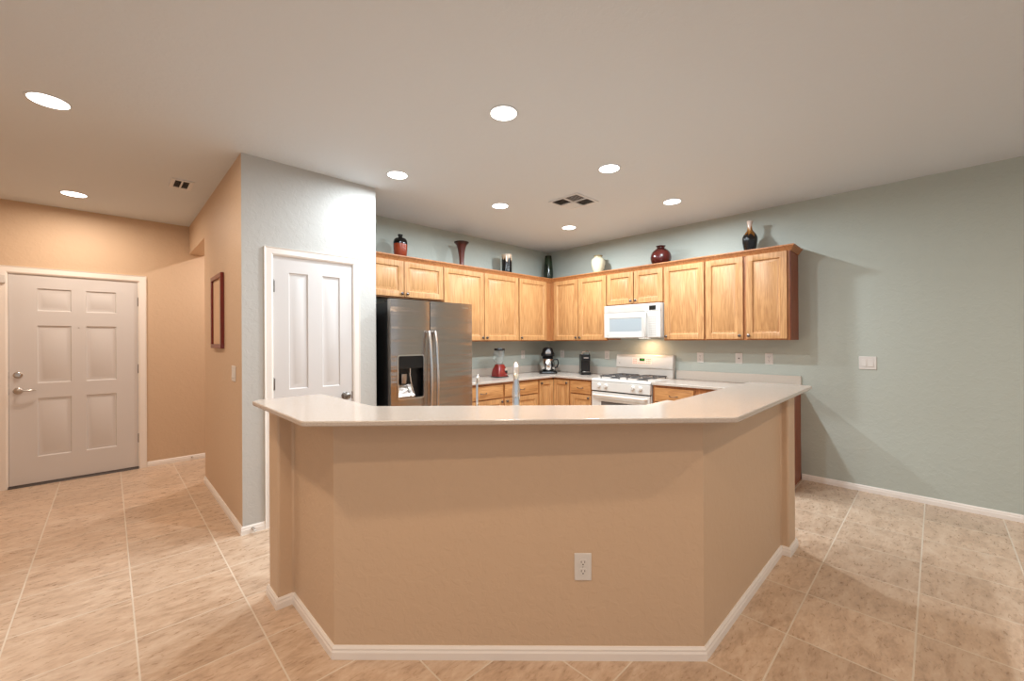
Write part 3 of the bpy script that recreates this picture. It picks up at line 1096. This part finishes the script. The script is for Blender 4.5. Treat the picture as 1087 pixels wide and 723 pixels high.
def fridge_door(x0, x1, hole=None):
    z0, z1 = 0.10, 1.760
    xs, zs = [x0, x1], [z0, z1]
    # gently crowned front
    n = 14
    m = MB()
    def yy(x):
        u = (x - x0) / (x1 - x0)
        return 0.012 * (2 * u - 1) ** 4 * 0.9
    xc = sorted(set([x0 + (x1 - x0) * i / n for i in range(n + 1)] + ([hole[0], hole[1]] if hole else [])))
    zc = [z0] + ([hole[2], hole[3]] if hole else []) + [z1]
    for i in range(len(xc) - 1):
        for j in range(len(zc) - 1):
            a, b, c, d2 = xc[i], xc[i + 1], zc[j], zc[j + 1]
            if hole and a >= hole[0] - 1e-6 and b <= hole[1] + 1e-6 and c >= hole[2] - 1e-6 and d2 <= hole[3] + 1e-6:
                continue
            m.add([(a, yy(a), c), (b, yy(b), c), (b, yy(b), d2), (a, yy(a), d2)], [(0, 1, 2, 3)])
    # sides, top, bottom, back
    ya = yy(x0)
    m.add([(x0, ya, z0), (x0, 0.066, z0), (x0, 0.066, z1), (x0, ya, z1)], [(0, 3, 2, 1)])
    m.add([(x1, ya, z0), (x1, 0.066, z0), (x1, 0.066, z1), (x1, ya, z1)], [(0, 1, 2, 3)])
    m.add([(x0, 0.066, z0), (x1, 0.066, z0), (x1, 0.066, z1), (x0, 0.066, z1)], [(0, 3, 2, 1)])
    for z in (z0, z1):
        pts = [(x, yy(x), z) for x in xc] + [(x1, 0.066, z), (x0, 0.066, z)]
        m.add(pts, [tuple(range(len(pts)))])
    if hole:
        h0, h1, h2, h3 = hole
        dp = 0.060
        m.add([(h0, yy(h0), h2), (h1, yy(h1), h2), (h1, yy(h1), h3), (h0, yy(h0), h3),
               (h0, dp, h2), (h1, dp, h2), (h1, dp, h3), (h0, dp, h3)],
              [(0, 1, 5, 4), (1, 2, 6, 5), (2, 3, 7, 6), (3, 0, 4, 7)], 1)
        m.add([(h0, dp, h2), (h1, dp, h2), (h1, dp, h3), (h0, dp, h3)], [(0, 1, 2, 3)], 1)
    return m


xs_ = 2.183 - FX0
hole = (0.066, 0.322, 0.868, 1.248)
dl = fridge_door(0.0, xs_ - 0.004, hole).build('freezer_door', [M_steel, M_black], t)
dr = fridge_door(xs_ + 0.004, W).build('fresh_food_door', M_steel, t)
# dispenser surround, paddle, tray
m = MB()
pr = rounded([(0.056, 0.856), (0.332, 0.856), (0.332, 1.260), (0.056, 1.260)], [0.022] * 4, 5)
pi = rounded([(0.066, 0.868), (0.322, 0.868), (0.322, 1.248), (0.066, 1.248)], [0.016] * 4, 5)
n = len(pr)
vs = [(x, -0.005, z) for x, z in pr] + [(x, -0.005, z) for x, z in pi] + [(x, 0.010, z) for x, z in pr] + [(x, 0.012, z) for x, z in pi]
fs = []
for i in range(n):
    j = (i + 1) % n
    fs += [(i, j, n + j, n + i), (i, 2 * n + i, 2 * n + j, j), (n + i, n + j, 3 * n + j, 3 * n + i)]
m.add(vs, fs)
m.build('dispenser_frame', M_handle, dl)
m = MB()
m.box(0.068, 0.320, 0.000, 0.058, 1.135, 1.247)
m.build('dispenser_panel', M_black, dl, bevel=0.004)
m = MB()
m.extr_x([(0.0, 0.870), (0.058, 0.870), (0.058, 0.985), (0.053, 0.985), (0.004, 0.884), (0.0, 0.884)], 0.070, 0.235)
m.build('drip_ramp', M_steel, dl, bevel=0.001)
m = MB()
m.tube([(0.19, 0.012, 1.135), (0.19, 0.014, 1.08), (0.196, 0.010, 1.03), (0.205, 0.004, 0.95), (0.222, 0.0, 0.90)],
       [0.007, 0.006, 0.006, 0.005, 0.004], 8)
m.build('paddle', M_handle, dl)
m = MB()
m.lathe([(0.028, 0.0), (0.034, 0.05), (0.034, 0.085)], (0.130, 0.028, 1.0), 18)
m.build('nozzle', M_nickel, dl)


def fridge_handle(parent, x, bow):
    pts, rr = [], []
    for i in range(21):
        a = i / 20
        z = 0.44 + a * (1.475 - 0.44)
        s_ = math.sin(PI * a)
        pts.append((x + bow * 0.0, -0.018 - 0.050 * s_ ** 0.55, z))
        rr.append(0.0145)
    m = MB().tube(pts, rr, 14)
    m.tube([(x, 0.004, 0.452), (x, -0.03, 0.450)], 0.012, 12)
    m.tube([(x, 0.004, 1.463), (x, -0.03, 1.465)], 0.012, 12)
    m.build('handle', M_handle, parent)


fridge_handle(dl, xs_ - 0.032, -1)
fridge_handle(dr, xs_ + 0.036, 1)
MB().box(W - 0.135, W - 0.055, -0.001, 0.004, 1.712, 1.720).build('badge', M_handle, dr)

# ------------------------------------------------------------------ gas range
RY0, RY1 = 2.958, 2.190
t = thing('gas_range', 'white freestanding gas range with black grates under the microwave', 'stove', (WB_X, RY0, 0), RB)
W = RY0 - RY1
m = MB()
m.box(0.002, W - 0.002, -0.615, -0.012, 0.08, 0.885)
m.box(0.03, W - 0.03, -0.56, -0.03, 0.0, 0.08)
m.build('body', M_white, t, bevel=0.004)
m = MB()
m.extr_x([(-0.635, 0.882), (-0.648, 0.888), (-0.650, 0.900), (-0.640, 0.912), (-0.620, 0.916), (-0.03, 0.916), (-0.03, 0.882)], 0, W)
m.build('cooktop', M_white, t, smooth=50)
m = MB()
m.extr_x([(-0.615, 0.775), (-0.655, 0.775), (-0.652, 0.882), (-0.615, 0.884)], 0.001, W - 0.001)
m.build('control_panel', M_white, t, bevel=0.004)
for kx in (0.110, 0.205, 0.560, 0.652):
    m = MB()
    m.lathe([(0.026, 0), (0.026, 0.006), (0.021, 0.010), (0.019, 0.030), (0.0, 0.031)], (kx, -0.653, 0.838), 22, axis='y')
    m.box(kx - 0.004, kx + 0.004, -0.690, -0.680, 0.822, 0.854)
    m.build('knob', M_white_pl, t)
m = MB().box(0.004, W - 0.004, -0.640, -0.614, 0.762, 0.775)
m.build('shadow_gap', M_black, t)
# oven door
m = MB().panelled([0.006, 0.13, W - 0.13, W - 0.006], [0.215, 0.36, 0.655, 0.760], {(1, 1)}, [(0.004, 0.004)], -0.655, -0.616)
od = m.build('oven_door', M_white, t, bevel=0.005)
m = MB().box(0.136, W - 0.136, -0.6525, -0.650, 0.366, 0.649)
m.build('oven_window', M_ovenglass, od, label='grey glass window')
m = MB()
m.tube([(0.04, -0.656, 0.722), (0.05, -0.690, 0.724), (0.09, -0.700, 0.725), (W - 0.09, -0.700, 0.725), (W - 0.05, -0.690, 0.724), (W - 0.04, -0.656, 0.722)], 0.014, 12)
m.build('handle', M_cream_pl, od)
m = MB().panelled([0.006, 0.03, W - 0.03, W - 0.006], [0.09, 0.11, 0.185, 0.205], {(1, 1)}, [(0.006, -0.004)], -0.650, -0.616)
m.build('warming_drawer', M_white, t, bevel=0.004)
# backguard
m = MB()
m.extr_x([(-0.075, 0.917), (-0.075, 1.030), (-0.010, 1.030), (-0.010, 0.917)], 0.006, W - 0.006)
m.build('backguard_riser', M_white, t, bevel=0.004)
m = MB()
prof = [(-0.070, 1.024), (-0.092, 1.030), (-0.096, 1.050), (-0.082, 1.165), (-0.062, 1.196), (-0.010, 1.200), (-0.010, 1.024)]
m.extr_x(prof, 0.0, W)
bg = m.build('backguard', M_white, t, bevel=0.006, seg=3, smooth=50)


def yg(z):      # front plane of the backguard
    return -0.096 + (z - 1.050) * (0.014 / 0.115)


def slab_on_guard(x0, x1, z0, z1, th, mt, name, par):
    m = MB()
    m.add([(x0, yg(z0) - th, z0), (x1, yg(z0) - th, z0), (x1, yg(z1) - th, z1), (x0, yg(z1) - th, z1),
           (x0, yg(z0) + .002, z0), (x1, yg(z0) + .002, z0), (x1, yg(z1) + .002, z1), (x0, yg(z1) + .002, z1)],
          [(0, 1, 2, 3), (4, 7, 6, 5), (0, 4, 5, 1), (1, 5, 6, 2), (2, 6, 7, 3), (3, 7, 4, 0)])
    return m.build(name, mt, par)


cp = slab_on_guard(0.235, 0.500, 1.078, 1.160, 0.001, M_cream_pl, 'keypad', bg)
slab_on_guard(0.335, 0.405, 1.118, 1.152, 0.0025, M_lcd, 'display', bg)
# lit clock digits 2:07 style segments as drawn bars
m = MB()
SEG = {'1': 'bc', '2': 'abged', '7': 'abc', '0': 'abcdef', '5': 'afgcd', '4': 'fgbc'}


def digit(m, ch, x, z, w_, h_, y):
    tk = 0.0022
    segs = {'a': (x, x + w_, z + h_ - tk, z + h_), 'd': (x, x + w_, z, z + tk), 'g': (x, x + w_, z + h_ / 2 - tk / 2, z + h_ / 2 + tk / 2),
            'b': (x + w_ - tk, x + w_, z + h_ / 2, z + h_), 'c': (x + w_ - tk, x + w_, z, z + h_ / 2),
            'f': (x, x + tk, z + h_ / 2, z + h_), 'e': (x, x + tk, z, z + h_ / 2)}
    for s_ in SEG[ch]:
        a, b, c, d2 = segs[s_]
        m.box(a, b, y, y + 0.001, c, d2)


yd = yg(1.135) - 0.0042
digit(m, '1', 0.343, 1.125, 0.008, 0.020, yd)
digit(m, '2', 0.356, 1.125, 0.010, 0.020, yd)
m.box(0.3695, 0.3715, yd, yd + .001, 1.130, 1.132); m.box(0.3695, 0.3715, yd, yd + .001, 1.138, 1.140)
digit(m, '0', 0.375, 1.125, 0.010, 0.020, yd)
digit(m, '5', 0.389, 1.125, 0.010, 0.020, yd)
m.build('clock_digits', M_green, bg, label='lit green digits')
m = MB()
for i in range(3):
    for (a, b) in ((0.245, 0.300), (0.430, 0.485)):
        for j in range(3):
            x0 = a + j * 0.020
            z0 = 1.088 + i * 0.024
            yb = yg(z0 + .005) - 0.0022
            m.box(x0, x0 + 0.012, yb, yb + 0.002, z0, z0 + 0.009)
for j in range(6):
    x0 = 0.312 + j * 0.019
    yb = yg(1.094) - 0.0022
    m.box(x0, x0 + 0.011, yb, yb + 0.002, 1.090, 1.097)
m.build('key_print', M_btn_r, bg)
MB().lathe([(0.010, 0), (0.010, 0.0015), (0, 0.002)], (0.05, yg(1.085), 1.085), 20, axis='y').build('round_badge', M_btn, bg)
# burners and grates
for bi, (gx, w_) in enumerate(((0.205, 0.29), (0.563, 0.29))):
    for gy in (-0.455, -0.215):
        m = MB()
        m.lathe([(0.060, 0), (0.058, 0.004), (0.040, 0.007), (0.036, 0.016), (0.028, 0.020), (0, 0.021)], (gx, gy, 0.9165), 26)
        m.build('burner', M_grate, t)
    m = MB()
    zt = 0.945
    x0, x1, y0, y1 = gx - w_ / 2, gx + w_ / 2, -0.585, -0.095
    rr = 0.0055
    pl = rounded([(x0, y0), (x1, y0), (x1, y1), (x0, y1)], [0.04] * 4, 5)
    m.tube([(x, y, zt) for x, y in pl + [pl[0]]], rr, 8)
    m.tube([(x0, -0.335, zt), (x1, -0.335, zt)], rr, 8)
    for gy in (-0.455, -0.215):
        for k in range(4):
            a = PI / 4 + k * PI / 2
            ex, ey = gx + math.cos(a) * 0.135, gy + math.sin(a) * 0.105
            m.tube([(ex, ey, zt), (gx + math.cos(a) * 0.03, gy + math.sin(a) * 0.03, zt + 0.004)], rr, 8)
        for sx in (-1, 1):
            m.tube([(gx + sx * w_ / 2, gy, zt), (gx + sx * 0.035, gy, zt + 0.004)], rr, 8)
    for (fx, fy) in ((x0 + .02, y0 + .02), (x1 - .02, y0 + .02), (x0 + .02, y1 - .02), (x1 - .02, y1 - .02)):
        m.tube([(fx, fy, 0.917), (fx, fy, zt)], rr, 8)
    m.build('grate', M_grate, t)

# ------------------------------------------------------------------ microwave
MY0, MY1 = 2.938, 2.190
t = thing('microwave', 'white over the range microwave hood beneath the short oak cabinet', 'microwave', (WB_X, MY0, 1.405), RB)
W = MY0 - MY1
H = 0.405
MF = -0.398
m = MB().box(0, W, MF + 0.035, -0.002, 0.008, H)
m.build('body', M_white, t, bevel=0.006)
m = MB().box(0.0, W, MF, MF + 0.034, H - 0.090, H)
g = m.build('vent_grille', M_white, t, bevel=0.005)
m = MB()
for i in range(5):
    z = H - 0.078 + i * 0.013
    m.box(0.03, W - 0.205, MF - 0.0012, MF + 0.004, z, z + 0.004)
m.build('grille_slats', M_btn, t)
xs, zs = [0.002, 0.070, 0.515, 0.580], [0.010, 0.075, 0.245, H - 0.092]
md_ = MB().panelled(xs, zs, {(1, 1)}, [(0.004, 0.004)], MF - 0.002, MF + 0.033).build('door', M_white, t, bevel=0.004)
MB().box(0.076, 0.509, MF + 0.0005, MF + 0.006, 0.081, 0.239).build('window', M_mwglass, md_, label='pale grey glass window')
pts = []
for i in range(15):
    a = i / 14
    pts.append((0.566 + 0.006 * math.sin(PI * a), MF - 0.004 - 0.030 * math.sin(PI * a) ** 0.6, 0.022 + a * 0.285))
MB().tube(pts, 0.012, 12).build('handle', M_white, md_)
MB().lathe([(0.009, 0), (0.009, 0.0015), (0, 0.002)], (0.052, MF - 0.002, 0.036), 18, axis='y').build('round_badge', M_btn, md_)
m = MB().box(0.583, W - 0.001, MF - 0.001, MF + 0.034, 0.010, H - 0.092)
cpn = m.build('control_panel', M_white, t, bevel=0.003)
MB().box(0.610, 0.690, MF - 0.002, MF + 0.002, H - 0.078, H - 0.028).build('display', M_lcd, t, label='black display')
m = MB()
for r_ in range(9):
    for c_ in range(4):
        x0 = 0.604 + c_ * 0.023
        z0 = 0.030 + r_ * 0.026
        m.box(x0, x0 + 0.015, MF - 0.0022, MF + 0.002, z0, z0 + 0.014)
m.build('keypad_print', M_btn, cpn)
MB().box(0.03, W - 0.03, MF + 0.03, -0.05, 0.0, 0.009).build('bottom_plate', M_white_pl, t)
MB().box(0.36, 0.47, -0.19, -0.10, -0.001, 0.0).build('cooktop_lamp', M_lens_w, t, label='lit lamp lens under the hood')
ld = bpy.data.lights.new('hood_lamp', 'AREA')
ld.shape = 'RECTANGLE'; ld.size = 0.10; ld.size_y = 0.05
ld.energy = 1.7
ld.color = (1, 0.60, 0.32)
lo = bpy.data.objects.new('hood_lamp', ld); COL.objects.link(lo)
lo.parent = t
lo.location = (0.44, -0.15, -0.012)

# ------------------------------------------------------------------ vases on top of the cabinets
TOPZ = CZ1 + 0.001


def vase(name, label, prof, loc, material, cat='vase'):
    o = MB().lathe(prof, (0, 0, 0), 36).build(name, material, None, loc, smooth=60)
    return tag(o, label, cat, 'pottery on top of the cabinets')


def dense(prof, k=4):
    """Catmull-Rom refine of a vase profile"""
    out = []
    n = len(prof)
    for i in range(n - 1):
        p0, p1, p2, p3 = prof[max(0, i - 1)], prof[i], prof[i + 1], prof[min(n - 1, i + 2)]
        for j in range(k):
            u = j / k
            out.append(tuple(0.5 * ((2 * p1[c]) + (-p0[c] + p2[c]) * u + (2 * p0[c] - 5 * p1[c] + 4 * p2[c] - p3[c]) * u * u +
                                    (-p0[c] + 3 * p1[c] - 3 * p2[c] + p3[c]) * u ** 3) for c in (0, 1)))
    out.append(prof[-1])
    return [(max(0.001, a), b) for a, b in out]


BLK = srgb(12, 10, 10)
TER = srgb(150, 58, 26)
g1 = glaze('black_over_terracotta', [(0.0, srgb(116, 40, 18)), (0.10, TER), (0.172, TER), (0.178, BLK), (0.30, BLK)], axis_noise=0.002)
vase('ginger_jar', 'terracotta jar with glossy black shoulder and neck above the refrigerator cabinet',
     dense([(0.050, 0), (0.060, 0.02), (0.070, 0.09), (0.074, 0.17), (0.072, 0.205), (0.058, 0.235), (0.026, 0.248), (0.022, 0.262), (0.028, 0.276), (0.026, 0.282)]) + [(0.018, 0.280), (0.014, 0.25)],
     (2.256, 4.03, TOPZ), g1)
g2 = glaze('red_brown_wood_glaze', [(0.0, srgb(30, 12, 8)), (0.045, srgb(30, 12, 8)), (0.05, srgb(104, 42, 26)), (0.30, srgb(72, 26, 18)), (0.325, srgb(40, 16, 12))], rough=0.35, axis_noise=0.012)
vase('trumpet_vase', 'slender red brown trumpet vase flaring at the rim, on the tall cabinet by the fridge',
     dense([(0.042, 0), (0.043, 0.03), (0.032, 0.045), (0.029, 0.09), (0.033, 0.16), (0.045, 0.24), (0.062, 0.295), (0.088, 0.325), (0.090, 0.334)]) + [(0.080, 0.330), (0.052, 0.285), (0.030, 0.2)],
     (3.08, 4.03, TOPZ), g2)
g3 = glaze('black_with_cream_drip', [(0.0, BLK), (0.12, BLK), (0.215, srgb(34, 24, 20)), (0.235, srgb(206, 176, 146)), (0.28, srgb(226, 206, 184))], axis_noise=0.03, scale=30)
vase('cylinder_vase', 'black cylindrical vase with dripping cream glaze at its rim, left of the corner',
     dense([(0.066, 0), (0.068, 0.01), (0.068, 0.26), (0.070, 0.284)]) + [(0.063, 0.284), (0.061, 0.20), (0.061, 0.08)],
     (3.84, 4.03, TOPZ), g3)
g4 = glaze('dark_green_mottled', [(0.0, srgb(10, 16, 10)), (0.10, srgb(30, 42, 28)), (0.16, srgb(12, 20, 12)), (0.25, srgb(40, 54, 36)), (0.38, srgb(14, 22, 14))], axis_noise=0.06, scale=14)
vase('tall_vase', 'tall narrow dark green mottled vase standing in the corner on the cabinets',
     dense([(0.062, 0), (0.070, 0.05), (0.072, 0.13), (0.064, 0.25), (0.052, 0.35), (0.046, 0.392)]) + [(0.040, 0.39), (0.038, 0.3)],
     (4.70, 4.035, TOPZ), g4)
g5 = glaze('cream_glaze', [(0.0, srgb(200, 190, 150)), (0.1, srgb(226, 220, 190)), (0.235, srgb(222, 214, 184)), (0.25, srgb(150, 132, 96)), (0.28, srgb(150, 134, 100))], rough=0.15, axis_noise=0.004)
vase('cream_vase', 'small pale cream round shouldered vase nearest right of the corner',
     dense([(0.045, 0), (0.055, 0.03), (0.082, 0.11), (0.094, 0.165), (0.086, 0.215), (0.058, 0.242), (0.056, 0.262), (0.060, 0.270)]) + [(0.050, 0.268), (0.048, 0.24)],
     (4.72, 3.171, TOPZ), g5)
g6 = glaze('maroon_glaze', [(0.0, srgb(58, 16, 12)), (0.08, srgb(70, 20, 16)), (0.16, srgb(92, 36, 30)), (0.21, srgb(44, 12, 10)), (0.26, srgb(80, 26, 22))], rough=0.14, axis_noise=0.015)
vase('round_vase', 'squat round glossy maroon vase with short neck above the microwave',
     dense([(0.055, 0), (0.070, 0.01), (0.108, 0.06), (0.118, 0.115), (0.100, 0.175), (0.060, 0.212), (0.044, 0.224), (0.046, 0.238), (0.058, 0.250)]) + [(0.048, 0.249), (0.036, 0.22)],
     (4.72, 2.289, TOPZ), g6)
g7 = glaze('black_gold_cream', [(0.0, BLK), (0.195, BLK), (0.215, srgb(120, 72, 24)), (0.255, srgb(170, 120, 60)), (0.275, srgb(220, 196, 180)), (0.36, srgb(228, 210, 198))], axis_noise=0.018, scale=34)
vase('bottle_vase', 'black bellied bottle vase with ochre and pink cream neck at the right end',
     dense([(0.040, 0), (0.046, 0.01), (0.058, 0.07), (0.069, 0.14), (0.066, 0.185), (0.044, 0.225), (0.026, 0.250), (0.021, 0.285), (0.024, 0.325), (0.031, 0.345)]) + [(0.024, 0.344), (0.016, 0.31)],
     (4.72, 1.332, TOPZ), g7)

# ------------------------------------------------------------------ small appliances
CT = 0.9155
t = thing('blender', 'red based blender with clear jar and black lid on the worktop', 'blender', (3.607, 3.93, CT), 0)
t.scale = (0.88, 0.88, 0.99)
m = MB()
def rsq(w, d, r, z, n=5):
    return [(x, y, z) for x, y in rounded([(-w, -d), (w, -d), (w, d), (-w, d)], [r] * 4, n)]
def loft(m, rings, mi=0):
    n = len(rings[0])
    vs = [p for r in rings for p in r]
    fs = []
    for i in range(len(rings) - 1):
        for k in range(n):
            k2 = (k + 1) % n
            fs.append((i * n + k, i * n + k2, (i + 1) * n + k2, (i + 1) * n + k))
    fs.append(tuple(range(n))[::-1]); fs.append(tuple((len(rings) - 1) * n + k for k in range(n)))
    return m.add(vs, fs, mi)
loft(m, [rsq(.095, .09, .03, .012), rsq(.095, .09, .03, .05), rsq(.085, .08, .03, .10), rsq(.066, .062, .03, .14), rsq(.058, .055, .03, .165)])
m.build('motor_base', M_red, t, smooth=50)
MB().box(-0.098, 0.098, -0.093, 0.093, 0, 0.013).build('foot_ring', M_black, t, bevel=0.006)
m = MB(); m.add([(0.030, -0.0905, 0.03), (0.080, -0.0905, 0.03), (0.068, -0.082, 0.115), (0.022, -0.082, 0.115),
                 (0.030, -0.083, 0.03), (0.080, -0.083, 0.03), (0.068, -0.070, 0.115), (0.022, -0.070, 0.115)],
                [(0, 1, 2, 3), (4, 7, 6, 5), (0, 4, 5, 1), (1, 5, 6, 2), (2, 6, 7, 3), (3, 7, 4, 0)])
m.build('control_panel', M_handle, t)
MB().lathe([(0.018, 0), (0.016, 0.012), (0, 0.013)], (0.050, -0.088, 0.07), 16, axis='y').build('dial', M_black, t)
m = MB()
m.lathe([(0.045, 0.165), (0.050, 0.17), (0.062, 0.24), (0.076, 0.345), (0.072, 0.345), (0.058, 0.24), (0.046, 0.176)], (0, 0, 0), 28)
j = m.build('jar', M_glass, t, smooth=50, label='clear glass jar')
m = MB(); m.tube([(-0.068, 0, 0.32), (-0.105, 0, 0.325), (-0.115, 0, 0.27), (-0.100, 0, 0.21), (-0.058, 0, 0.20)], 0.008, 10)
m.build('jar_handle', M_glass, j)
m = MB(); m.lathe([(0.079, 0.345), (0.080, 0.362), (0.074, 0.372), (0.040, 0.372), (0.036, 0.378), (0, 0.379)], (0, 0, 0), 28)
m.build('lid', M_black, t)

# carafe coffee maker in the corner, facing the room diagonally
t = thing('coffee_maker', 'black drip coffee maker with steel carafe in the kitchen corner', 'coffee maker', (4.500, 3.880, CT), RD)
m = MB()
loft(m, [rsq(.125, .12, .05, 0), rsq(.125, .12, .05, .022), rsq(.118, .11, .05, .032)])
m.box(-0.075, 0.075, 0.045, 0.115, 0.03, 0.25)
m.build('base', M_black, t, smooth=50)
m = MB()
m.lathe([(0.072, 0.235), (0.098, 0.245), (0.100, 0.275), (0.085, 0.300), (0.070, 0.350), (0.045, 0.368), (0, 0.370)], (0, 0.02, 0), 28)
m.build('brew_head', M_black, t, smooth=50)
m = MB(); m.lathe([(0.040, 0.0), (0.038, 0.010), (0, 0.012)], (0, -0.062, 0.300), 24, axis='y')
m.build('control_dial', M_chrome, t)
m = MB()
m.lathe([(0.070, 0.034), (0.098, 0.055), (0.108, 0.10), (0.104, 0.155), (0.082, 0.195), (0.076, 0.205)], (0, -0.015, 0), 32)
c = m.build('carafe', M_chrome, t, smooth=50, label='polished steel carafe')
m = MB(); m.lathe([(0.074, 0.205), (0.074, 0.222), (0.03, 0.228), (0, 0.228)], (0, -0.015, 0), 24)
m.build('carafe_lid', M_black, c)
m = MB(); m.tube([(0.075, -0.03, 0.195), (0.13, -0.05, 0.20), (0.145, -0.055, 0.15), (0.125, -0.05, 0.09), (0.098, -0.035, 0.08)], 0.010, 10)
m.build('carafe_handle', M_black, c)
m = MB(); m.box(-0.055, -0.040, -0.124, -0.10, 0.04, 0.19); m.box(0.04, 0.055, -0.124, -0.10, 0.04, 0.19)
m.build('carafe_band', M_black, c, bevel=0.003)

# narrow black pod machine
t = thing('pod_coffee_machine', 'narrow upright black pod coffee machine left of the range', 'coffee maker', (4.70, 3.385, CT), RD)
m = MB()
loft(m, [rsq(.066, .13, .02, 0), rsq(.066, .13, .02, .03), rsq(.058, .12, .02, .036)])
m.build('base', M_black, t, smooth=50)
m = MB().box(-0.060, 0.060, -0.085, 0.115, 0.034, 0.275)
m.build('housing', M_black, t, bevel=0.012, seg=3)
m = MB().box(-0.058, 0.058, -0.115, -0.05, 0.185, 0.278)
m.build('brew_head', M_black, t, bevel=0.010, seg=3)
m = MB(); m.tube([(-0.050, -0.06, 0.27), (-0.045, -0.09, 0.305), (0, -0.10, 0.318), (0.045, -0.09, 0.305), (0.050, -0.06, 0.27)], 0.008, 10)
m.build('lever', M_chrome, t)
MB().box(-0.032, 0.032, -0.118, -0.113, 0.222, 0.238).build('badge', M_handle, t)
MB().box(-0.045, 0.045, -0.125, -0.09, 0.036, 0.044).build('drip_tray', M_nickel, t, bevel=0.002)


# ------------------------------------------------------------------ wall plates
def plate(kind, label, loc, rot, group='wall plates', wdt=0.074, hgt=0.118, mt=None):
    name = {'outlet': 'electrical_outlet', 'jack': 'cable_jack', 'switch': 'light_switch', 'double': 'light_switch'}[kind]
    t = thing(name, label, 'outlet' if kind in ('outlet', 'jack') else 'switch', loc, rot, group)
    if kind == 'double':
        wdt = 0.122
    MB().box(-wdt / 2, wdt / 2, -0.006, 0, -hgt / 2, hgt / 2).build('cover_plate', mt or M_white_pl, t, bevel=0.003)
    if kind == 'outlet':
        for s_ in (-1, 1):
            cz = s_ * 0.0195
            pl = rounded([(-0.017, cz - 0.0145), (0.017, cz - 0.0145), (0.017, cz + 0.0145), (-0.017, cz + 0.0145)], [0.011] * 4, 5)
            n = len(pl)
            m = MB().add([(x, -0.0085, z) for x, z in pl] + [(x, -0.005, z) for x, z in pl],
                         [tuple(range(n))] + [(i, n + i, n + (i + 1) % n, (i + 1) % n) for i in range(n)])
            f = m.build('receptacle', mt or M_white_pl, t)
            m = MB()
            m.box(-0.0085, -0.0062, -0.0089, -0.0080, cz - 0.001, cz + 0.008)
            m.box(0.0062, 0.0085, -0.0089, -0.0080, cz - 0.001, cz + 0.008)
            m.lathe([(0.0028, 0), (0.0028, 0.0008)], (0, -0.0081, cz - 0.0075), 12, axis='y')
            m.build('slot', M_slot, f)
        MB().lathe([(0.003, 0), (0.002, 0.001), (0, 0.0012)], (0, -0.006, 0), 10, axis='y').build('screw', M_nickel, t)
    elif kind == 'jack':
        m = MB(); m.lathe([(0.007, 0), (0.0065, 0.006), (0, 0.0062)], (0, -0.006, 0), 14, axis='y')
        m.build('connector', M_bronze, t)
    else:
        for cx_ in ((-0.023, 0.023) if kind == 'double' else (0,)):
            m = MB().box(cx_ - 0.0165, cx_ + 0.0165, -0.0075, -0.004, -0.033, 0.033)
            f = m.build('rocker_frame', mt or M_white_pl, t, bevel=0.001)
            m = MB().extr_x([(-0.007, -0.030), (-0.012, -0.030), (-0.0085, 0.0), (-0.0078, 0.030), (-0.007, 0.030)], cx_ - 0.0145, cx_ + 0.0145)
            m.build('rocker', mt or M_white_pl, f)
    return t


plate('outlet', 'white duplex outlet on the refrigerator wall between blender and corner coffee maker', (4.325, WA_Y, 1.180), RA)
plate('outlet', 'white duplex outlet on the range wall just right of the corner coffee maker', (WB_X, 3.937, 1.182), RB)
plate('outlet', 'white duplex outlet between the black pod machine and the range', (WB_X, 3.155, 1.180), RB)
plate('outlet', 'white duplex outlet first to the right of the range', (WB_X, 1.905, 1.176), RB)
plate('jack', 'white wall plate with a single dark centre jack between two outlets', (WB_X, 1.495, 1.178), RB)
plate('outlet', 'white duplex outlet below the right end of the wall cabinets', (WB_X, 1.209, 1.180), RB)
plate('double', 'white double rocker switch on the open sage wall right of the cabinets', (WB_X, 0.432, 1.165), RB)
plate('outlet', 'white duplex outlet low on the tan front of the peninsula', ((1.47 + 0.001), (1.074 + 0.0015), 0.400), RD)
plate('double', 'small rocker switch plate on the tan hall wall below and right of the picture frame', (P_X0, 3.735, 1.143), RB)

# ------------------------------------------------------------------ framed picture on the hall wall
t = thing('picture_frame', 'dark red wooden picture frame with blank cream panel on the tan hall wall', 'picture', (P_X0, 4.330, 1.645), RB)
w_, h_, b_ = 0.230, 0.315, 0.036
m = MB()
for (a, b, c, d2) in ((-w_, w_, h_ - b_, h_), (-w_, w_, -h_, -h_ + b_), (-w_, -w_ + b_, -h_ + b_, h_ - b_), (w_ - b_, w_, -h_ + b_, h_ - b_)):
    m.box(a, b, -0.026, -0.001, c, d2)
m.build('frame', M_frame, t, bevel=0.004)
MB().box(-w_ + b_ - .002, w_ - b_ + .002, -0.010, -0.003, -h_ + b_ - .002, h_ - b_ + .002).build('mat_board', M_matb, t)
